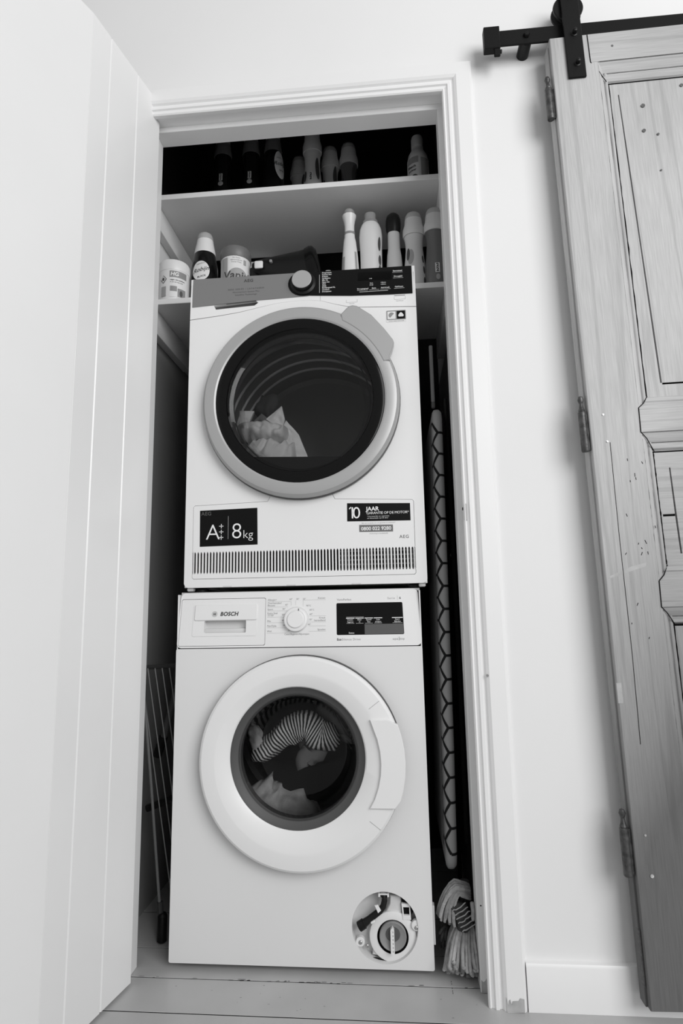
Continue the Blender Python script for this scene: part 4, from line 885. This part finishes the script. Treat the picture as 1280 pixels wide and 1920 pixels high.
for i in range(12):                                 # dark strands at the back left
    st_ = Vector((.640, .06, .075)); tip = Vector((.612+.02*rnd.random(), .03+.02*rnd.random(), .030+.040*rnd.random()))
    obj('yarn_strand', strand([st_, st_.lerp(tip, .5)+Vector((-.004, -.004, .008)), tip], .0042, k, 6), YARND, mp); k += 1
obj('yarn_strand', strand([(.684, -.012, .160), (.685, -.014, .142), (.684, -.012, .124)], .0046, 77, 5), YARN, mp)
R = []
for t in range(9):
    f_ = t/8; c = Vector((.646+.028*f_, .040, .150)).lerp(Vector((.664, .034, .090)), f_); rr = .026*(1-.55*f_)*(1 if 0 < t < 8 else .5)
    R.append([c+Vector((rr*cos(2*pi*j/16)*1.0, rr*.7*sin(2*pi*j/16), 0))*(1+.15*noise.noise(Vector((t*.9, j*.7, 1)))) if False else c+Vector((rr*cos(2*pi*j/16), rr*.8*sin(2*pi*j/16), .004*noise.noise(Vector((t, j*.8, 0))))) for j in range(16)])
obj('woven_band', MB().rings(R).apply(lambda p: Vector((min(p.x, .688), p.y-.028, p.z))), YARND, mp, 'dark woven centre of the mop')
for j in range(6):
    a = Vector((.640+.004*j, -.015, .142-.008*j)); b = a+Vector((.030, .004, .016))
    obj('stitch', strand([a, a.lerp(b, .5)+Vector((0, -.003, 0)), b], .0012, 90+j, 7), YARN, mp)
obj('handle', MB().tube([(.672, .050, .10), (.676, .050, .178)], .010, 12), RACKD, mp)
# thin white side strip on the floor beside the machine
tag(obj('plastic_strip', MB().box(.6035, .6085, .020, .024, .0745, .140, .001, 1).box(.6035, .6170, .020, .024, .058, .072, .001, 1), PLAST2, base=(.606, .022, .06)), 'thin pale plastic strip standing between washing machine and mop', 'strip') if False else None
obj('side_strip', MB().box(.5985, .6030, .012, .030, .060, .140, .001, 1), PLAST2, wmx)

# ------------------------------------------------------------------ folded drying rack in the left-hand gap
rk = thing('drying_rack', 'folded wire drying rack standing in the dark gap left of the washing machine', 'drying rack', (-.07, .12, 0))
obj('top_rail', MB().tube([(-.150, .135, .652), (-.085, .13, .655), (-.014, .125, .660)], .006, 10), RACKD, rk)
for k in range(5):
    xt = -.139+.0195*k; zt = .652; sl = .163/.95; L_ = (-.016-xt)/ (0.178)
    zb = max(.10, zt-L_); xb = xt+(zt-zb)*.178
    obj('wire', MB().tube([(xt, .118, zt), ((xt+xb)/2, .119, (zt+zb)/2), (xb, .120, zb)], .0017, 8), RACKM, rk)
obj('side_tube', MB().tube([(-.122, .112, .56), (-.098, .112, .36), (-.066, .110, .075)], .0036, 10), RACKM, rk)
obj('side_tube', MB().tube([(-.066, .110, .090), (-.058, .108, .008)], .0075, 10), RACKD, rk)
obj('leg', MB().tube([(-.042, .160, .640), (-.090, .160, .460)], .0085, 10), DGREY, rk)
obj('leg', MB().tube([(-.088, .160, .470), (-.105, .160, .420)], .012, 10), BLKP, rk)
obj('leg', MB().tube([(-.030, .16, .66), (-.02, .16, .01)], .008, 10), RACKD, rk)
obj('hinge', MB().tube([(-.115, .13, .30), (-.05, .13, .325)], .009, 10), BLKP, rk)
obj('foot', MB().latheZ(-.058, .108, [(.009, .0006), (.012, .004), (.012, .06), (.008, .066)], 14), BLKP, rk)

# ------------------------------------------------------------------ sliding barn door and its rail
BD = thing('barn_door', 'grey weathered pine sliding door with old hinge barrels hanging right of the closet', 'door', (.992, -.15, .040))
BD.rotation_euler = (0, radians(-.92), 0)
ZB = .040
def bz(z): return z-ZB
DH, DW, DT = 2.131, .86, .040
PR = [(0, DT), (0, .0016), (.0016, 0), (.1075, 0), (.1078, .0022), (.1120, .0032), (.1165, .0062), (.1205, .0110), (.1212, .0135), (.1225, .0140), (.1250, .0118), (.1280, .0112), (.1305, .0130), (.1325, .0180), (.1325, DT)]
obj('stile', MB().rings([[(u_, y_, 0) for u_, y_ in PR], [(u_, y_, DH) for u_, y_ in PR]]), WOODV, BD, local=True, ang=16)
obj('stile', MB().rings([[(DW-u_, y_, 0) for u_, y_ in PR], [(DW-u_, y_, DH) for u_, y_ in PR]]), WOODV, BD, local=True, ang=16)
obj('hinge_edge', MB().box(-.0045, .002, .012, .038, .0, DH-.012, .001, 1), WOODV, BD, local=True)
def rail(sec, y_off=-.0007):
    # sec: (z, depth, left start)
    L_ = [(u_, d_+y_off, bz(z_)) for z_, d_, u_ in sec]; R_ = [(DW-u_, d_+y_off, bz(z_)) for z_, d_, u_ in sec]
    return MB().rings([L_, R_])
top = [(2.1705, DT-.002, .0900), (2.1705, 0, .0900), (2.0935, 0, .0908), (2.0930, .0028, .0912), (2.0880, .0036, .0950), (2.0800, .0065, .1010), (2.0700, .0120, .1080), (2.0690, .0145, .1090), (2.0660, .0150, .1110), (2.0600, .0120, .1150), (2.0530, .0112, .1200), (2.0480, .0140, .1240), (2.0440, .0200, .1265), (2.0440, DT-.002, .1265)]
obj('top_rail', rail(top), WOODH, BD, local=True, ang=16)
def mid(za, zb, zc, zd, bottom=False):
    s_ = [(za, DT-.002, .1330), (za, .0180, .1330), (za-.004, .0120, .1300), (za-.012, .0105, .1240), (za-.015, .0130, .1225), (za-.017, .0125, .1215), (zb+.006, .0060, .1140), (zb+.0006, .0028, .1080), (zb, 0, .1075), (zc, 0, .1060)]
    if bottom: return s_+[(zd, 0, .1060), (zd, DT-.002, .1060)]
    h_ = zc-zd; return s_+[(zc-.0005, .0026, .1064), (zc-.12*h_, .0034, .1100), (zc-.30*h_, .0065, .1160), (zc-.50*h_, .0120, .1220), (zc-.53*h_, .0145, .1228), (zc-.60*h_, .0150, .1250), (zc-.72*h_, .0120, .1280), (zc-.86*h_, .0114, .1315), (zd+.003, .0150, .1335), (zd, .0200, .1345), (zd, DT-.002, .1345)]
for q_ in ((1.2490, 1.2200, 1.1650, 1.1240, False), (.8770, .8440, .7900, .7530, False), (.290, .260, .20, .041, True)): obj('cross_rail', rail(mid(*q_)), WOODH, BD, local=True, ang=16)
def panel(z0, z1, mat, cuts):
    a0, a1 = .130, DW-.130; yb_ = .0165
    out_ = [(a0, bz(z0)), (a1, bz(z0)), (a1, bz(z1)), (a0, bz(z1))]
    pm = obj('panel', MB().plate(out_, [[(u_, bz(z_)) for u_, z_ in c] for c in cuts], yb_, yb_+.012), mat, BD, local=True)
    obj('panel_back', MB().plate(out_, [], yb_+.010, yb_+.014), GAP, BD, local=True)
    return pm
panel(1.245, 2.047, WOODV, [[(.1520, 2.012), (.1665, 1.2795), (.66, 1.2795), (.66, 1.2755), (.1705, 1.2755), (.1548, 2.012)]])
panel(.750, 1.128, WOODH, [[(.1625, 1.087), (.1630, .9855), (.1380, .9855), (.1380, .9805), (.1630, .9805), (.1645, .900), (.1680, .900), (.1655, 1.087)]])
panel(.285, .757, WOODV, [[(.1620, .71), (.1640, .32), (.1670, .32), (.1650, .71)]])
jm = MB()
def crack(pts, wd=.0009, y_=-.0012):
    for (a, b), (c, d) in zip(pts[:-1], pts[1:]):
        dv = Vector((c-a, d-b)); n_ = Vector((-dv.y, dv.x)).normalized()*wd
        jm.box(0, 0, 0, 0, 0, 0) if False else jm.add([(a+n_.x, y_+0, bz(b+n_.y)), (c+n_.x, y_, bz(d+n_.y)), (c-n_.x, y_, bz(d-n_.y)), (a-n_.x, y_, bz(b-n_.y)), (a+n_.x, y_+.004, bz(b+n_.y)), (c+n_.x, y_+.004, bz(d+n_.y)), (c-n_.x, y_+.004, bz(d-n_.y)), (a-n_.x, y_+.004, bz(b-n_.y))], [(0, 1, 2, 3), (4, 5, 6, 7), (0, 1, 5, 4), (2, 3, 7, 6), (0, 3, 7, 4), (1, 2, 6, 5)])
crack([(.0895, 2.170), (.0905, 2.0935)])
obj('joint_line', jm, GAP, BD, local=True); jm = MB()
def crack3(pts):  # follows the mitre down into the moulding
    for (a, b, y0), (c, d, y1) in zip(pts[:-1], pts[1:]):
        jm.tube([(a, y0-.0010, bz(b)), (c, y1-.0010, bz(d))], .0010, 5)
crack3([(.0905, 2.0935, 0), (.0935, 2.090, .002), (.101, 2.079, .003), (.108, 2.070, .0035), (.116, 2.056, .0055), (.1262, 2.044, .010)])
for (a, b, c, d) in ((1.2490, 1.2200, 1.1650, 1.1240), (.8770, .8440, .7900, .7530)):
    crack3([(.1335, a, .0145), (.1215, b+.012, .0080), (.1070, b, .0)]); crack3([(.1070, b, 0), (.1056, c, 0)]); crack3([(.1056, c, 0), (.118, c-.014, .004), (.1345, d, .0145)])
for z_a, z_b in ((2.043, 1.250), (1.122, .878), (.752, .30)):
    n_ = 40; jm.tube([(.1335+.0006*noise.noise(Vector((i*.9, z_a, 0))), .0155, bz(z_a+(z_b-z_a)*i/n_)) for i in range(n_+1)], [.0012*(.5+abs(noise.noise(Vector((i*1.3, z_b, 4))))*2) for i in range(n_+1)], 5)
for z_ in (2.0430, 1.1230, .7525): jm.tube([(.128, .0165, bz(z_)), (DW-.13, .0165, bz(z_))], .0016, 5)
jm.tube([(.039, -.0003, bz(1.146)), (.037, -.0003, bz(.95)), (.037, -.0003, bz(.70)), (.034, -.0003, bz(.52))], .0006, 5)
obj('joint_line', jm, GAP, BD, local=True)
gm_ = MB()  # thin dark lines that paint shade into the moulding creases
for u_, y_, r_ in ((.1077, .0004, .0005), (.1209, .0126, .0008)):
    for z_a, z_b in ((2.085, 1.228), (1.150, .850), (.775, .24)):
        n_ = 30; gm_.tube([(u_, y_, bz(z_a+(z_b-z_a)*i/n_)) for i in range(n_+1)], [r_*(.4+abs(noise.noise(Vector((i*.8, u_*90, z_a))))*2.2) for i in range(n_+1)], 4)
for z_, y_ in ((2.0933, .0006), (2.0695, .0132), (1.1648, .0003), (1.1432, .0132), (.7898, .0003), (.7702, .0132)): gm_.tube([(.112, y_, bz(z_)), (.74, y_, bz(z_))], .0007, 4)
gmo = obj('crease_shade_line', gm_, KNOT, BD, local=True); gmo['kind'] = 'stuff'
sm_ = MB(); rs = random.Random(11)
for u_, z_ in ((.071, 1.108), (.083, 1.075), (.084, 1.066), (.072, 1.060), (.056, .988), (.075, .925), (.079, .915), (.080, .905), (.088, .93), (.091, .906), (.048, .905), (.060, .80), (.075, .73), (.043, .76), (.100, 1.10), (.112, .96)):
    dz = rs.uniform(.003, .008); sm_.tube([(u_, -.0002, bz(z_)), (u_+rs.uniform(-.003, .003), -.0002, bz(z_-dz))], .0007, 5)
sm_o = obj('scratch_mark', sm_, GAP, BD, local=True); sm_o['kind'] = 'stuff'
obj('scuff_mark', MB().plate([(.006, bz(.852)), (.030, bz(.858)), (.060, bz(.868)), (.084, bz(.875)), (.086, bz(.883)), (.055, bz(.876)), (.030, bz(.866)), (.008, bz(.857))], [], -.0002, .0004), BARE, BD, local=True)
for u_, z_, a, b in ((.206, 1.975, .0048, .0052), (.201, 1.908, .0042, .0045), (.232, 1.895, .003, .004), (.228, 1.80, .0022, .003), (.30, 2.02, .004, .004), (.262, 1.55, .004, .007)):
    obj('knot', MB().latheY(u_, bz(z_), [(a, .0155), (a, .0143), (.0001, .0142)], 16), KNOT, BD, local=True)
obj('knot', MB().latheY(.145, bz(2.132), [(.0032, .001), (.0030, -.0010), (.0001, -.0010)], 14), KNOT, BD, local=True)
for u_, z_ in ((.030, 1.209), (.033, 1.148), (.024, .350)):
    obj('nail', MB().latheY(u_, bz(z_), [(.0026, .001), (.0022, -.0012), (.0001, -.0016)], 12), CHROME, BD, local=True)
obj('nail', MB().latheY(.0285, bz(.276), [(.0040, .001), (.0035, -.0014), (.0001, -.0018)], 12), CHROME, BD, local=True)
obj('lock_patch', MB().box(-.0005, .009, -.0004, .004, bz(.600), bz(.640)), BARE, BD, local=True)
obj('edge_chip', MB().box(-.0048, -.0008, .010, .020, bz(.075), bz(.175)), KNOT, BD, local=True)
for z0_, z1_, u_ in ((1.955, 2.072, -.0125), (1.130, 1.257, -.0115), (.272, .397, -.0130)):
    H = z1_-z0_; r_ = .0085; zz = bz(z0_)
    hb = obj('hinge_barrel', MB().latheZ(u_, .008, [(r_*.9, zz), (r_, zz+.002), (r_, zz+H*.70), (r_*.75, zz+H*.715), (r_*.85, zz+H*.735), (r_*.6, zz+H*.78), (r_*.42, zz+H*.86), (r_*.55, zz+H*.875), (r_*.78, zz+H*.93), (r_*.55, zz+H*.985), (.0005, zz+H)], 18), IRON, BD, 'worn iron hinge barrel with a ball finial', local=True)
    obj('hinge_leaf', MB().box(u_+.004, .003, .007, .011, zz+.003, zz+H*.70), IRON, BD, local=True)
# hanger strap and wheel
hs_ = obj('hanger_strap', MB().box(.0345, .0760, -.0062, -.0008, bz(2.0515), bz(2.300), .0008, 1), BLKM, BD, 'black steel hanger strap', local=True)
for z_ in (2.172, 2.088): obj('bolt', MB().latheY(.0575, bz(z_), [(.0080, -.006), (.0078, -.0075), (.0055, -.0085), (.0055, -.0150), (.0045, -.0185), (.0020, -.0195), (.0001, -.0197)], 16), BLKP, hs_, local=True)
obj('bolt', MB().latheY(.0560, bz(2.285), [(.0085, -.006), (.0085, -.0120), (.0001, -.0125)], 6), BLKP, hs_, local=True)
obj('hanger_wheel', MB().latheY(.0545, bz(2.2600), [(.0350, .004), (.0365, .006), (.0365, .0105), (.0330, .0125), (.0290, .0150), (.0290, .0215), (.0330, .0240), (.0365, .0260), (.0365, .0300), (.0350, .032), (.0001, .032), (.0001, .004), (.0350, .004)], 40), BLKP, BD, 'black grooved roller wheel', local=True)
obj('hanger_strap', MB().box(.0345, .0760, .0402, .0450, bz(2.060), bz(2.300), .0008, 1), BLKM, BD, local=True)
RL = thing('door_rail', 'black flat steel sliding rail with end stop bolted to the wall above the pine door', 'rail', (1.5, -.13, 2.205))
obj('rail_bar', MB().box(.8200, 2.70, -.1345, -.1285, 2.1815, 2.2240, .0008, 1), BLKM, RL)
obj('end_stop', MB().box(.8030, .8420, -.1420, -.1215, 2.1690, 2.2315, .0015, 1).box(.8260, .8410, -.1400, -.1330, 2.1480, 2.1700, .002, 1), BLKM, RL, 'black end stop block')
obj('stop_screw', MB().tube([(.8420, -.1320, 2.166), (.8460, -.1320, 2.166)], .005, 10), BLKP, RL)
for x_ in (.9080, 1.55, 2.30):
    obj('standoff', MB().latheY(x_, 2.1960, [(.0001, -.1285), (.0150, -.1285), (.0150, YW-.0003), (.0001, YW-.0003)], 24), BLKP, RL)
    obj('bolt', MB().latheY(x_, 2.2030, [(.0080, -.1343), (.0078, -.1390), (.0060, -.1420), (.0001, -.1425)], 6), BLKP, RL)

bpy.context.view_layer.update(); small_print()
